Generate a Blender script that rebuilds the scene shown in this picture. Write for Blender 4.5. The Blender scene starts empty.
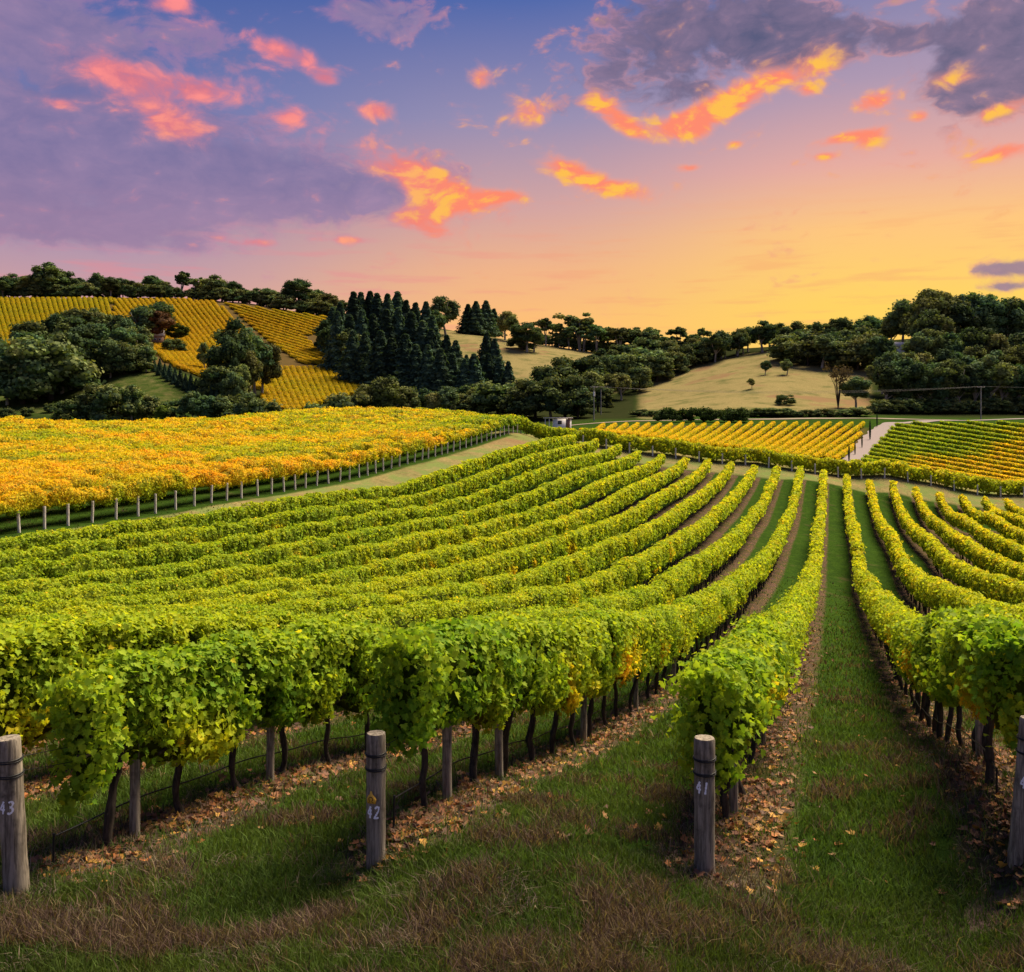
import bpy, math, random
import numpy as np
rng = np.random.default_rng(11); random.seed(5)
sc = bpy.context.scene; COL = sc.collection
F, CX, HY, HC = 950.0, 512.0, 430.0, 4.28          # focal length in pixels, centre column, horizon line, eye height
# ---------------------------------------------------------------- camera
cam = bpy.data.cameras.new('camera'); co = bpy.data.objects.new('camera', cam); COL.objects.link(co); sc.camera = co
co.location = (0, 0, HC); co.rotation_euler = (math.radians(90), 0, 0)
cam.sensor_fit = 'HORIZONTAL'; cam.sensor_width = 36; cam.lens = F/1024*36; cam.shift_y = -56/1024
cam.clip_start = .1; cam.clip_end = 9000
# ---------------------------------------------------------------- world
SUN_EL, SUN_AZ = math.radians(55), math.radians(44)
w = bpy.data.worlds.new('World'); sc.world = w; w.use_nodes = True
nt = w.node_tree; nt.nodes.clear(); NN, LK = nt.nodes, nt.links
class G:                                            # tiny node-graph helper
    def __init__(s, tree): s.t = tree; s.n = tree.nodes; s.l = tree.links
    def put(s, sock, v):
        if v is None: return
        if isinstance(v, bpy.types.NodeSocket): s.l.new(v, sock)
        else: sock.default_value = v
    def m(s, op, a, b=None, c=None, clamp=False):
        n = s.n.new('ShaderNodeMath'); n.operation = op; n.use_clamp = clamp
        s.put(n.inputs[0], a); s.put(n.inputs[1], b); s.put(n.inputs[2], c); return n.outputs[0]
    def v(s, op, a, b=None, out=0):
        n = s.n.new('ShaderNodeVectorMath'); n.operation = op
        s.put(n.inputs[0], a); s.put(n.inputs[1], b); return n.outputs[out]
    def mix(s, f, a, b, mode='MIX'):
        n = s.n.new('ShaderNodeMix'); n.data_type = 'RGBA'; n.blend_type = mode; n.clamp_factor = True
        s.put(n.inputs[0], f)
        for k, q in ((6, a), (7, b)):
            if isinstance(q, tuple) and len(q) == 3: q = (*q, 1)
            s.put(n.inputs[k], q)
        return n.outputs[2]
    def ss(s, x, lo, hi, a=0., b=1.):
        n = s.n.new('ShaderNodeMapRange'); n.interpolation_type = 'SMOOTHSTEP'
        s.put(n.inputs[0], x); n.inputs[1].default_value = lo; n.inputs[2].default_value = hi
        n.inputs[3].default_value = a; n.inputs[4].default_value = b; return n.outputs[0]
    def noise(s, vec, scale, detail=4, rough=.55, dist=0., out=0):
        n = s.n.new('ShaderNodeTexNoise'); s.put(n.inputs['Vector'], vec); n.inputs['Scale'].default_value = scale
        n.inputs['Detail'].default_value = detail; n.inputs['Roughness'].default_value = rough
        n.inputs['Distortion'].default_value = dist; return n.outputs[out]
    def ramp(s, f, stops):
        n = s.n.new('ShaderNodeValToRGB'); s.put(n.inputs[0], f); e = n.color_ramp.elements
        while len(e) < len(stops): e.new(.5)
        for k, (p, c) in enumerate(stops): e[k].position = p; e[k].color = (*c, 1)
        return n.outputs[0]
def srgb(*c): return tuple((x/255/12.92 if x < 10 else ((x/255+.055)/1.055)**2.4) for x in c)
EXPO = 1.15
g = G(nt)
def px2ae(x, y):
    a = math.atan((x-CX)/F); return math.degrees(a), math.degrees(math.atan((HY-y)/F*math.cos(a)))
geo = NN.new('ShaderNodeTexCoord').outputs['Generated']
dr = g.v('NORMALIZE', geo)
sp = NN.new('ShaderNodeSeparateXYZ'); LK.new(dr, sp.inputs[0])
az = g.m('MULTIPLY', g.m('ARCTAN2', sp.outputs[0], sp.outputs[1]), 57.2958)
el = g.m('MULTIPLY', g.m('ARCSINE', sp.outputs[2]), 57.2958)
cb = NN.new('ShaderNodeCombineXYZ'); LK.new(az, cb.inputs[0]); LK.new(el, cb.inputs[1]); AE = cb.outputs[0]
elf = g.m('DIVIDE', el, 40, clamp=True)             # 0 horizon .. 40 degrees
def E(y): return max(0, px2ae(512, y)[1]/40)
left = g.ramp(elf, [(0, srgb(236,150,140)), (E(320), srgb(212,156,150)), (E(262), srgb(176,144,166)), (E(200), srgb(138,124,166)), (E(110), srgb(98,112,170)), (E(0), srgb(62,88,158)), (1, srgb(60,80,140))])
mid = g.ramp(elf, [(0, srgb(255,190,88)), (E(325), srgb(254,186,98)), (E(270), srgb(242,176,122)), (E(210), srgb(212,160,152)), (E(120), srgb(150,138,172)), (E(0), srgb(72,96,165)), (1, srgb(60,80,140))])
right = g.ramp(elf, [(0, srgb(255,205,60)), (E(310), srgb(255,207,70)), (E(240), srgb(255,195,108)), (E(180), srgb(232,168,150)), (E(100), srgb(172,146,170)), (E(0), srgb(112,116,166)), (1, srgb(66,84,140))])
base = g.mix(g.ss(az, -24, 2), left, mid); base = g.mix(g.ss(az, 0, 21), base, right)
back = g.ss(g.m('ABSOLUTE', az), 70, 140)
base = g.mix(back, base, g.ramp(elf, [(0, srgb(170,150,170)), (.3, srgb(130,140,185)), (1, srgb(70,90,150))]))
# noise fields in degrees
st = g.v('MULTIPLY', AE, (1, 1.7, 1))
warp = g.v('SCALE', g.v('SUBTRACT', g.noise(st, .18, 3, .5, 0, 1), (.5, .5, .5))); warp.node.inputs['Scale'].default_value = 4.
sw = g.v('ADD', st, warp)
n1 = g.noise(sw, .22, 8, .62); n2 = g.noise(sw, .75, 8, .66)
def puff(vec, scale):
    n = NN.new('ShaderNodeTexVoronoi'); n.feature = 'SMOOTH_F1'; LK.new(vec, n.inputs['Vector']); n.inputs['Scale'].default_value = scale; n.inputs['Smoothness'].default_value = .35; n.voronoi_dimensions = '2D'
    return g.m('SUBTRACT', .45, n.outputs['Distance'])
pf = g.m('ADD', g.m('MULTIPLY', puff(sw, .5), .42), g.m('MULTIPLY', puff(sw, 1.25), .22))
fb = g.m('ADD', pf, g.m('ADD', g.m('MULTIPLY', g.m('SUBTRACT', n1, .5), 1.4), g.m('MULTIPLY', g.m('SUBTRACT', n2, .5), .8)))
shifted = g.v('ADD', sw, (.9, -1.1, 0))
nS = g.m('ADD', g.m('MULTIPLY', g.noise(shifted, .22, 5, .62), 1.5), g.m('MULTIPLY', g.noise(shifted, .75, 5, .66), .9))
relief = g.m('SUBTRACT', g.m('ADD', fb, 1.2), nS)   # > 0 where the cloud faces the low sun
def blobs(lst):
    acc = None
    for x, y, rx, ry, rot, amp in lst:
        a, e = px2ae(x, y); k = math.degrees(1/F)*math.cos(math.radians(a))**2
        mp = NN.new('ShaderNodeMapping'); mp.vector_type = 'TEXTURE'; LK.new(AE, mp.inputs[0])
        mp.inputs[1].default_value = (a, e, 0); mp.inputs[2].default_value = (0, 0, math.radians(rot)); mp.inputs[3].default_value = (rx*k, ry*k, 1)
        d = g.v('DOT_PRODUCT', mp.outputs[0], mp.outputs[0], out=1)
        p = g.m('POWER', .3679, d)
        acc = g.m('MULTIPLY', p, amp) if acc is None else g.m('MULTIPLY_ADD', p, amp, acc)
    return acc
body = blobs([(90,150,230,62,-4,1.15), (330,190,150,34,-4,1.0), (430,172,60,26,-10,.55), (40,225,200,30,0,.9), (110,60,150,50,-15,.8), (20,20,90,50,0,.6), (225,45,60,24,0,.6),
              (380,15,70,22,0,.9), (740,25,120,38,-6,1.35), (620,70,60,30,0,.9), (680,95,45,16,0,.7), (815,45,50,30,0,.8), (560,110,50,18,0,.5), (905,40,26,14,0,.7),
              (985,30,60,34,10,1.35), (985,90,60,32,0,1.3), (1010,268,50,12,0,1.0), (1005,287,42,6,0,.8), (1100,40,80,60,0,1.), (-120,160,160,80,0,1.)])
lit = blobs([(120,75,58,20,-14,1.05), (200,88,36,14,0,1.), (172,125,42,16,-10,1.), (172,4,22,9,0,1.), (285,52,38,13,-12,.95), (325,78,16,9,0,.9), (290,117,17,10,0,1.), (378,111,20,9,0,1.05),
             (60,103,16,6,0,.7), (482,78,13,11,0,.85), (405,168,50,18,-16,1.05), (440,190,34,13,-8,1.), (455,205,55,12,8,1.15), (430,228,34,11,-15,1.1), (505,196,20,6,0,1.), (250,242,34,6,-4,.9), (350,240,34,4,0,.8), (530,112,24,14,0,.8),
             (605,108,30,14,-25,1.), (630,128,20,8,-30,.9), (735,98,56,13,22,1.25), (692,118,42,10,10,1.1), (690,132,24,8,0,.9), (808,90,14,7,0,.9), (822,66,24,13,10,.75), (785,78,14,6,0,.7), (570,170,30,10,-20,1.1), (616,188,34,10,-12,1.1),
             (735,144,9,4,0,.9), (690,168,15,4,0,.95), (875,101,24,10,8,1.1), (850,136,36,6,8,1.05), (870,140,16,8,10,1.), (826,156,14,5,0,.9), (920,116,12,7,0,.9), (1000,110,40,8,10,.85), (1002,152,36,9,5,1.1), (955,78,26,8,0,.6)])
streak = g.noise(g.v('MULTIPLY', AE, (.16, 1.5, 1)), 1., 4, .55)
low = g.m('MULTIPLY', g.ss(el, 3, 6), g.ss(el, 15, 9))
stk = g.m('MULTIPLY', g.ss(streak, .5, .68), low)
sky1 = g.mix(g.m('MULTIPLY', stk, .38), base, g.mix(g.ss(az, -12, 12), srgb(232,130,136), srgb(246,158,92)))
smo = g.noise(g.v('MULTIPLY', AE, (.09, .3, 1)), 1., 7, .58); fbB = g.m('ADD', g.m('MULTIPLY', fb, g.ss(az, -14, 0, .85, 1.3)), g.m('MULTIPLY', g.m('SUBTRACT', smo, .5), g.ss(az, -14, 0, 1.6, .3)))
dens = g.m('MULTIPLY', g.ss(g.m('ADD', body, fbB), .3, 1.02), g.ss(az, 26, 34, 1., .8))
tex = g.m('ADD', g.m('MULTIPLY', smo, .95), g.m('MULTIPLY', relief, g.ss(az, -14, 0, .35, .8)), clamp=True)
bodyL = g.mix(tex, srgb(92,92,144), srgb(166,134,168)); bodyR = g.mix(tex, srgb(70,70,104), srgb(140,112,138))
bc = g.mix(g.ss(az, -4, 8), bodyL, bodyR); bc = g.mix(g.m('MULTIPLY', g.ss(el, 16, 9), .45), bc, srgb(170,124,150))
edge = g.m('MULTIPLY', g.ss(dens, .95, .35), g.ss(relief, -.25, .25)); bc = g.mix(g.m('MULTIPLY', edge, .75), bc, g.mix(g.ss(az, -14, 2), srgb(206,134,160), srgb(250,150,120)))
sky2 = g.mix(g.m('MULTIPLY', dens, .92), sky1, bc)
halo = g.m('MULTIPLY', g.ss(g.m('ADD', lit, g.m('MULTIPLY', fb, .9)), .1, .75), .5); sky2 = g.mix(halo, sky2, g.mix(g.ss(az, -14, 2), srgb(214,130,150), srgb(246,150,122)))
ld = g.ss(g.m('ADD', g.m('ADD', lit, g.m('MULTIPLY', fb, 1.)), g.m('MULTIPLY', relief, .35)), .34, 1.12)
pink = g.mix(g.ss(fb, -.2, .35), srgb(214,112,128), srgb(255,138,134)); orng = g.mix(g.ss(g.m('ADD', fb, relief), -.1, .5), srgb(255,132,92), srgb(255,188,44))
warm = g.m('ADD', g.ss(az, -12, 1), g.m('MULTIPLY', g.ss(el, 20, 14), .25), clamp=True)
lc = g.mix(warm, pink, orng)
sky3 = g.mix(ld, sky2, lc)
ns = NN.new('ShaderNodeTexSky'); ns.sky_type = 'NISHITA'; ns.sun_disc = False; ns.sun_elevation = SUN_EL; ns.sun_rotation = SUN_AZ
b1 = NN.new('ShaderNodeBackground'); LK.new(ns.outputs[0], b1.inputs[0]); b1.inputs[1].default_value = .004
b2 = NN.new('ShaderNodeBackground'); LK.new(sky3, b2.inputs[0]); b2.inputs[1].default_value = .96/(2**EXPO)
ad = NN.new('ShaderNodeAddShader'); LK.new(b1.outputs[0], ad.inputs[0]); LK.new(b2.outputs[0], ad.inputs[1])
wo = NN.new('ShaderNodeOutputWorld'); LK.new(ad.outputs[0], wo.inputs[0])
w.cycles.sampling_method = 'MANUAL'; w.cycles.sample_map_resolution = 256
sl = bpy.data.lights.new('sun', 'SUN'); sl.energy = 4.7; sl.angle = math.radians(32); sl.color = (1, .86, .64)
so = bpy.data.objects.new('sun', sl); COL.objects.link(so)
so.rotation_euler = (math.radians(90)-SUN_EL, 0, math.pi-SUN_AZ)
vs = sc.view_settings; vs.view_transform = 'Standard'; vs.look = 'None'; vs.gamma = 1; vs.exposure = EXPO; vs.use_curve_mapping = False
sc.cycles.max_bounces = 5; sc.cycles.diffuse_bounces = 3; sc.cycles.transmission_bounces = 3; sc.cycles.glossy_bounces = 1
sc.cycles.caustics_reflective = False; sc.cycles.caustics_refractive = False; sc.cycles.use_denoising = True
# ---------------------------------------------------------------- helpers
def tag(o, label=None, cat=None, group=None, kind=None):
    for k, v_ in (('label', label), ('category', cat), ('group', group), ('kind', kind)):
        if v_: o[k] = v_
    return o
def empty(name, loc=(0, 0, 0), rz=0, **k):
    o = bpy.data.objects.new(name, None); COL.objects.link(o); o.location = loc; o.rotation_euler = (0, 0, rz); o.empty_display_size = .2
    return tag(o, **k)
def mesh(name, V, faces, mats, color=None, midx=None, smooth=False, parent=None, link=True):
    """V (n,3); faces = list of (k, array(m,k)) blocks"""
    me = bpy.data.meshes.new(name)
    V = np.asarray(V, np.float32); me.vertices.add(len(V)); me.vertices.foreach_set('co', V.ravel())
    loops = np.concatenate([np.asarray(f, np.int32).ravel() for f in faces]); tot = np.concatenate([np.full(len(f), np.asarray(f).shape[1], np.int32) for f in faces])
    me.loops.add(len(loops)); me.loops.foreach_set('vertex_index', loops)
    me.polygons.add(len(tot)); st_ = np.concatenate([[0], np.cumsum(tot)[:-1]]).astype(np.int32)
    me.polygons.foreach_set('loop_start', st_); me.polygons.foreach_set('loop_total', tot)
    for m_ in (mats if isinstance(mats, (list, tuple)) else [mats]): me.materials.append(m_)
    if midx is not None: me.polygons.foreach_set('material_index', np.asarray(midx, np.int32))
    if smooth: me.polygons.foreach_set('use_smooth', np.ones(len(tot), bool))
    me.update(calc_edges=True)
    if color is not None:
        at = me.attributes.new('Col', 'FLOAT_COLOR', 'POINT'); c4 = np.ones((len(V), 4), np.float32); c4[:, :3] = color; at.data.foreach_set('color', c4.ravel())
    o = bpy.data.objects.new(name, me)
    if link: COL.objects.link(o)
    if parent is not None: o.parent = parent
    return o
class MB:
    """collects simple solids into one mesh"""
    def __init__(s): s.V = []; s.Q = []; s.T = []; s.n = 0; s.C = []
    def add(s, V, F4=None, F3=None, col=None):
        V = np.asarray(V, float)
        if F4 is not None and len(F4): s.Q.append(np.asarray(F4)+s.n)
        if F3 is not None and len(F3): s.T.append(np.asarray(F3)+s.n)
        s.V.append(V); s.n += len(V); s.C.append(np.tile(col if col is not None else (1, 1, 1), (len(V), 1)) if np.ndim(col) < 2 else col)
    def box(s, c, d, rz=0):
        x, y, z = [k/2 for k in d]
        V = np.array([(-x,-y,-z),(x,-y,-z),(x,y,-z),(-x,y,-z),(-x,-y,z),(x,-y,z),(x,y,z),(-x,y,z)])
        R = np.array([[math.cos(rz), -math.sin(rz), 0], [math.sin(rz), math.cos(rz), 0], [0, 0, 1]])
        s.add(V@R.T+np.array(c), [(0,3,2,1),(4,5,6,7),(0,1,5,4),(1,2,6,5),(2,3,7,6),(3,0,4,7)])
    def tube(s, P, R, k=8, cap=True, jit=0., col=None):
        P = np.asarray(P, float); n = len(P); R = np.broadcast_to(np.asarray(R, float), (n,))
        T = np.gradient(P, axis=0); T /= np.linalg.norm(T, axis=1)[:, None]+1e-9
        up = np.array([0, 0, 1.]) if abs(T[:, 2]).mean() < .8 else np.array([1., 0, 0])
        A = np.cross(T, up); A /= np.linalg.norm(A, axis=1)[:, None]+1e-9; B = np.cross(T, A)
        th = np.arange(k)/k*2*math.pi
        rr = R[:, None]*(1+jit*rng.standard_normal((n, k)))
        V = (P[:, None]+rr[..., None]*(np.cos(th)[None, :, None]*A[:, None]+np.sin(th)[None, :, None]*B[:, None])).reshape(-1, 3)
        i, j = np.meshgrid(np.arange(n-1), np.arange(k), indexing='ij'); j2 = (j+1) % k
        Q = np.stack([i*k+j, i*k+j2, (i+1)*k+j2, (i+1)*k+j], -1).reshape(-1, 4)
        F3 = []
        if cap:
            V = np.vstack([V, P[0], P[-1], V[:k], V[(n-1)*k:n*k]]); a, b = n*k, n*k+1; a1 = n*k+2; b1 = a1+k
            F3 = [(a, a1+(q+1) % k, a1+q) for q in range(k)]+[(b, b1+q, b1+(q+1) % k) for q in range(k)]
        s.add(V, Q, F3, col)
    def build(s, name, mat, parent=None, smooth=False, color=False, link=True):
        fs = []
        if s.Q: fs.append(np.concatenate(s.Q))
        if s.T: fs.append(np.concatenate(s.T))
        return mesh(name, np.vstack(s.V), fs, mat, np.vstack(s.C) if color else None, None, smooth, parent, link)
def vnoise(x, y, seed=0):
    x = np.asarray(x, float); y = np.asarray(y, float)
    xi = np.floor(x).astype(np.int64); yi = np.floor(y).astype(np.int64); fx = x-xi; fy = y-yi; fx = fx*fx*(3-2*fx); fy = fy*fy*(3-2*fy)
    def h(a, b):
        q = (a*374761393+b*668265263+seed*982451653) & 0xffffffff; q = ((q ^ (q >> 13))*1274126177) & 0xffffffff; return ((q ^ (q >> 16)) & 0xffff)/65535.
    return (h(xi, yi)*(1-fx)+h(xi+1, yi)*fx)*(1-fy)+(h(xi, yi+1)*(1-fx)+h(xi+1, yi+1)*fx)*fy
def fbm(x, y, seed=0, o=3):
    r = 0; a = .5; t = 0
    for k in range(o): r = r+a*vnoise(np.asarray(x)*2**k, np.asarray(y)*2**k, seed+k*7); t += a; a *= .5
    return r/t
# leaf templates: vertices in the plane (x right, y along the leaf), z fold
_pal = [(0,0),(.28,-.06),(.52,.12),(.36,.28),(.5,.55),(.24,.56),(0,1),(-.24,.56),(-.5,.55),(-.36,.28),(-.52,.12),(-.28,-.06)]
PAL_V = np.array([(0,.32,-.0)]+[(a, b, .32*abs(a)+.18*b*b-.05) for a, b in _pal]); PAL_V[:, 1] -= .4
PAL_F = np.array([(0, k+1, (k+1) % 12+1) for k in range(12)])
KIT_V = np.array([(0,-.5,0),(.42,-.02,.14),(0,.55,.02),(-.42,-.02,.14)]); KIT_F = np.array([(0,1,2),(0,2,3)])
QUA_V = np.array([(-.5,-.35,0),(.1,-.5,.1),(.5,.3,0),(-.2,.5,.1)]); QUA_F = np.array([(0,1,2,3)])
HEX_V = np.array([(0,-.5,0),(.45,-.3,.1),(.42,.22,.08),(0,.55,0),(-.42,.22,.08),(-.45,-.3,.1)]); HEX_F = np.array([(0,1,2,3),(0,3,4,5)])
def leaves(P, N, S, C, tv, tf, lean=.5):
    """instance leaf template at P facing N (jittered), size S -> V, F, C"""
    n = len(P); N = N+rng.standard_normal((n, 3))*lean; N /= np.linalg.norm(N, axis=1)[:, None]+1e-9
    up = np.zeros((n, 3)); up[:, 2] = -1; up += rng.standard_normal((n, 3))*.5
    B = up-(up*N).sum(1)[:, None]*N; B /= np.linalg.norm(B, axis=1)[:, None]+1e-9; A = np.cross(B, N)
    V = P[:, None]+S[:, None, None]*(tv[None, :, 0, None]*A[:, None]+tv[None, :, 1, None]*B[:, None]+tv[None, :, 2, None]*N[:, None])
    k = len(tv); Fc = (tf[None]+(np.arange(n)*k)[:, None, None]).reshape(-1, tf.shape[1])
    return V.reshape(-1, 3), Fc, np.repeat(C, k, 0)
# ---------------------------------------------------------------- materials
def newmat(name):
    m_ = bpy.data.materials.new(name); m_.use_nodes = True; t = m_.node_tree; t.nodes.clear(); gg = G(t)
    out = t.nodes.new('ShaderNodeOutputMaterial'); return m_, gg, out
def principled(gg, col, rough=.8, spec=.3, nrm=None):
    p = gg.n.new('ShaderNodeBsdfPrincipled')
    if isinstance(col, tuple): col = (*col[:3], 1)
    gg.put(p.inputs['Base Color'], col); gg.put(p.inputs['Roughness'], rough); p.inputs['Specular IOR Level'].default_value = spec
    if nrm is not None: gg.put(p.inputs['Normal'], nrm)
    return p
def bump(gg, h, dist=.02, strength=.6):
    b = gg.n.new('ShaderNodeBump'); gg.put(b.inputs['Height'], h); b.inputs['Distance'].default_value = dist; b.inputs['Strength'].default_value = strength; return b.outputs[0]
def leafmat(name, transl=.4, rough=.5, rnd=0., tint=(1.15, 1.2, .5), spec=.35):
    m_, gg, out = newmat(name)
    at = gg.n.new('ShaderNodeAttribute'); at.attribute_name = 'Col'; c = at.outputs['Color']
    if rnd:
        oi = gg.n.new('ShaderNodeObjectInfo'); h = gg.n.new('ShaderNodeHueSaturation'); gg.put(h.inputs['Color'], c)
        gg.put(h.inputs['Value'], gg.m('MULTIPLY_ADD', oi.outputs['Random'], rnd, 1-rnd/2)); gg.put(h.inputs['Hue'], gg.m('MULTIPLY_ADD', gg.m('FRACT', gg.m('MULTIPLY', oi.outputs['Random'], 7.3)), .05, .475)); c = h.outputs[0]
    p = principled(gg, c, rough, spec)
    tr = gg.n.new('ShaderNodeBsdfTranslucent'); gg.put(tr.inputs[0], gg.mix(1., c, (*tint, 1), 'MULTIPLY'))
    mx = gg.n.new('ShaderNodeMixShader'); mx.inputs[0].default_value = transl; gg.l.new(p.outputs[0], mx.inputs[1]); gg.l.new(tr.outputs[0], mx.inputs[2]); gg.l.new(mx.outputs[0], out.inputs[0])
    return m_
M_VINE = leafmat('vine leaves', .42, .7, tint=(1.45, 1.4, .7), spec=.08)
M_GRASS = leafmat('grass blades', .3, .8, spec=.08)
M_LITTER = leafmat('leaf litter', .12, .7, tint=(1, 1, 1), spec=.2)
M_TREE = leafmat('tree leaves', .22, .9, .85, spec=.04)
def woodmat(name, c1, c2, sc_=(30, 30, 2.2), rough=.85, bd=.01):
    m_, gg, out = newmat(name); tc = gg.n.new('ShaderNodeTexCoord').outputs['Object']
    n = gg.noise(gg.v('MULTIPLY', tc, sc_), 1., 8, .7); n3 = gg.noise(tc, 5., 5, .6)
    c = gg.mix(gg.ss(n, .35, .65), c1, c2); c = gg.mix(gg.ss(n3, .5, .75), c, tuple(k*.5 for k in c1))
    crack = gg.ss(gg.noise(gg.v('MULTIPLY', tc, (60, 60, 1.5)), 1., 4, .6), .62, .7)
    c = gg.mix(gg.m('MULTIPLY', crack, .75), c, tuple(k*.3 for k in c1))
    p = principled(gg, c, rough, .2, bump(gg, gg.m('SUBTRACT', n, crack), bd, .8)); gg.l.new(p.outputs[0], out.inputs[0]); return m_
M_POST = woodmat('weathered post wood', (.105, .085, .062), (.33, .275, .21))
M_STAKE = woodmat('pale stake wood', (.4, .36, .32), (.72, .66, .6))
M_BARK = woodmat('vine bark', (.022, .017, .013), (.07, .052, .038), (40, 40, 5), .95, .012)
M_TBARK = woodmat('pale gum bark', (.16, .13, .1), (.42, .37, .31), (3, 3, .8), .9, .03)
M_DBARK = woodmat('dark conifer bark', (.03, .022, .016), (.08, .06, .045), (4, 4, 1), .95, .03)
def plain(name, c, rough=.7, var=.25, scale=8, spec=.3):
    m_, gg, out = newmat(name); tc = gg.n.new('ShaderNodeTexCoord').outputs['Object']
    n = gg.noise(tc, scale, 5, .6); cc = gg.mix(n, tuple(k*(1-var) for k in c), tuple(min(1, k*(1+var)) for k in c))
    p = principled(gg, cc, rough, spec, bump(gg, n, .005, .3)); gg.l.new(p.outputs[0], out.inputs[0]); return m_
M_WIRE = plain('black hose and wire', (.012, .012, .012), .5)
M_PAINT = plain('faded white paint', (.85, .82, .9), .7, .2, 40)
M_GOLD = plain('gold tag', (.75, .42, .05), .5, .2, 30); M_GDARK = plain('tag dark print', (.12, .045, .01), .6)
M_WHITE = plain('white painted wall', (.72, .68, .66), .6, .1, 2); M_ROOF = plain('pale metal roof', (.62, .56, .52), .5, .12, 2)
M_BRICK = plain('brown wall', (.26, .15, .1), .8, .2, 3); M_GLASS = plain('dark window glass', (.03, .035, .045), .15, .1, 2, .6)
M_POLE = woodmat('grey pole wood', (.18, .16, .14), (.36, .33, .3), (6, 6, .8))
# ---------------------------------------------------------------- terrain
XV = 832.5; TA = (XV-CX)/F; A_ = math.atan(TA); SA, CA = math.sin(A_), math.cos(A_); KS = F/CA
C41 = -1.175
def rc(k): return C41+3*(41-k)
CH = 2.1
ctl = []                                            # (X, Y, z)
def zimg(y, Y): return HC-(y-HY)/F*Y
def addp(x, y, Y, up=0.): ctl.append(((x-CX)/F*Y, Y, zimg(y, Y)-up))
ridge = {43: [(778,466),(768,488),(755.5,508),(737,530.5),(700,555),(657,582),(605,600),(560,609),(490,619),(400,628),(200,632)],
 42: [(800,467),(790.5,510),(781,528),(768,549),(747,567.5),(720.6,586),(700,596),(673,607),(616.6,618),(380,640)],
 44: [(755.5,461.6),(741,484.7),(718,507),(687,530),(650.5,550),(616.6,566),(582,582),(542,588),(490,598),(400,607),(200,620),(0,634)],
 45: [(733,459),(600,544.5),(400,594),(200,612),(0,627)], 46: [(710,456),(600,523),(400,576),(200,603),(0,619)],
 47: [(689,453),(600,504),(400,558),(200,589),(0,609)], 48: [(666,450),(600,481),(400,537.6),(200,576),(0,595)],
 49: [(645,446),(600,465),(400,524),(200,558),(0,582)], 50: [(620,443),(600,452),(400,509),(200,542),(0,568)],
 51: [(599.6,438),(400,498),(200,527.5),(0,552)], 52: [(576,434),(400,484.5),(200,514.6),(0,539)],
 40: [(846.5,474),(854.7,525.7),(860,566),(873.4,587),(897.5,608.6),(929.6,624.7),(1024,628)],
 39: [(868.6,477.6),(876,507),(892,533.7),(905.5,560.5),(932,579),(972,595),(1024,611)],
 38: [(893,481.6),(901.5,509.6),(929.6,536.4),(956,560.5),(994,576.5),(1024,584.5)],
 37: [(915,485.6),(951,531),(983,550),(1024,566)], 36: [(938,489.6),(959,515),(991,533.7),(1024,548.4)],
 35: [(961.7,493.6),(991,512),(1024,531)], 34: [(985.7,497.6),(1024,519)], 33: [(1008.5,501)]}
for k, pts in ridge.items():
    for x, y in pts:
        Y = KS*rc(k)/(x-XV)
        if Y > 150: Y = 130
        addp(x, y, Y, CH)
for x, y in [(15.6,531),(106,518.5),(211,501),(321,483),(405,463),(480,442),(517,431)]: addp(x, y, KS*43.175/(XV-x))
for x, y, Y in [(-150,990,7),(300,960,7.3),(700,965,7.3),(1150,965,7.3),(374,873,9.17),(704,873,9.17),(1018,872,9.4),(10,893,8.75),(-250,893,8.7),(1350,880,9.4),
    (0,476,80),(0,451,105),(-200,478,78),(-200,452,100),(0,436,135),(-200,435,130),(150,459,110),(150,437,160),(300,445,130),(300,424,190),(437,437,150),(437,424,200),(476,427.5,165),(519,433,145),
    (0,468,200),(-200,465,200),(150,462,215),(300,452,250),(437,446,262),(560,440,200),
    (540,441,141),(582,441,140),(628,448,140),(673,453,140),(760,462,140),(880,475,139),(937,485,139),(1024,497,138),(1250,520,138),
    (625,439,155),(700,449,153),(800,461,153),(855,466,153),(620,431,205),(700,431,215),(800,430,225),(868,428,230),(620,424,240),(700,420,245),(800,419,248),(880,419,248),
    (940,478,155),(1024,488,150),(1024,452,190),(1200,470,180),(940,452,185),(900,421,245),(1024,418,248),(1250,418,250),
    (760,412,272),(640,414,300),(690,392,360),(740,366,405),(790,351,425),(760,385,340),(840,356,425),(840,385,345),(640,402,360),(700,410,290),(840,411,285),
    (930,412,290),(1024,413,290),(1250,412,290),(930,380,350),(1024,378,350),(1250,375,350),(900,345,425),(980,342,430),(1100,340,430),(1300,338,430),
    (520,430,260),(500,418,300),(560,413,310),(600,412,320),(450,400,370),(540,382,420),(470,337,530),(420,335,540),(540,346,530),(600,354,530),(560,370,450),(640,357,540),(690,352,540),(600,385,420),
    (400,420,300),(350,385,385),(350,345,480),(350,318,600),(430,360,460),(380,314,600),
    (300,412,330),(370,395,360),(370,380,400),(300,368,400),(330,340,500),(330,317,600),
    (100,440,250),(100,421,285),(110,373,335),(100,350,420),(100,320,520),(100,298,600),
    (0,440,250),(0,420,280),(40,408,300),(0,390,340),(0,352,440),(0,320,520),(0,297,600),(-200,420,280),(-200,350,440),(-200,294,600),
    (200,418,290),(200,384,340),(250,412,315),(215,360,420),(200,325,520),(170,298,600),(250,303,600),(265,340,500),(190,374,335),(60,400,315)]: addp(x, y, Y)
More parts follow.
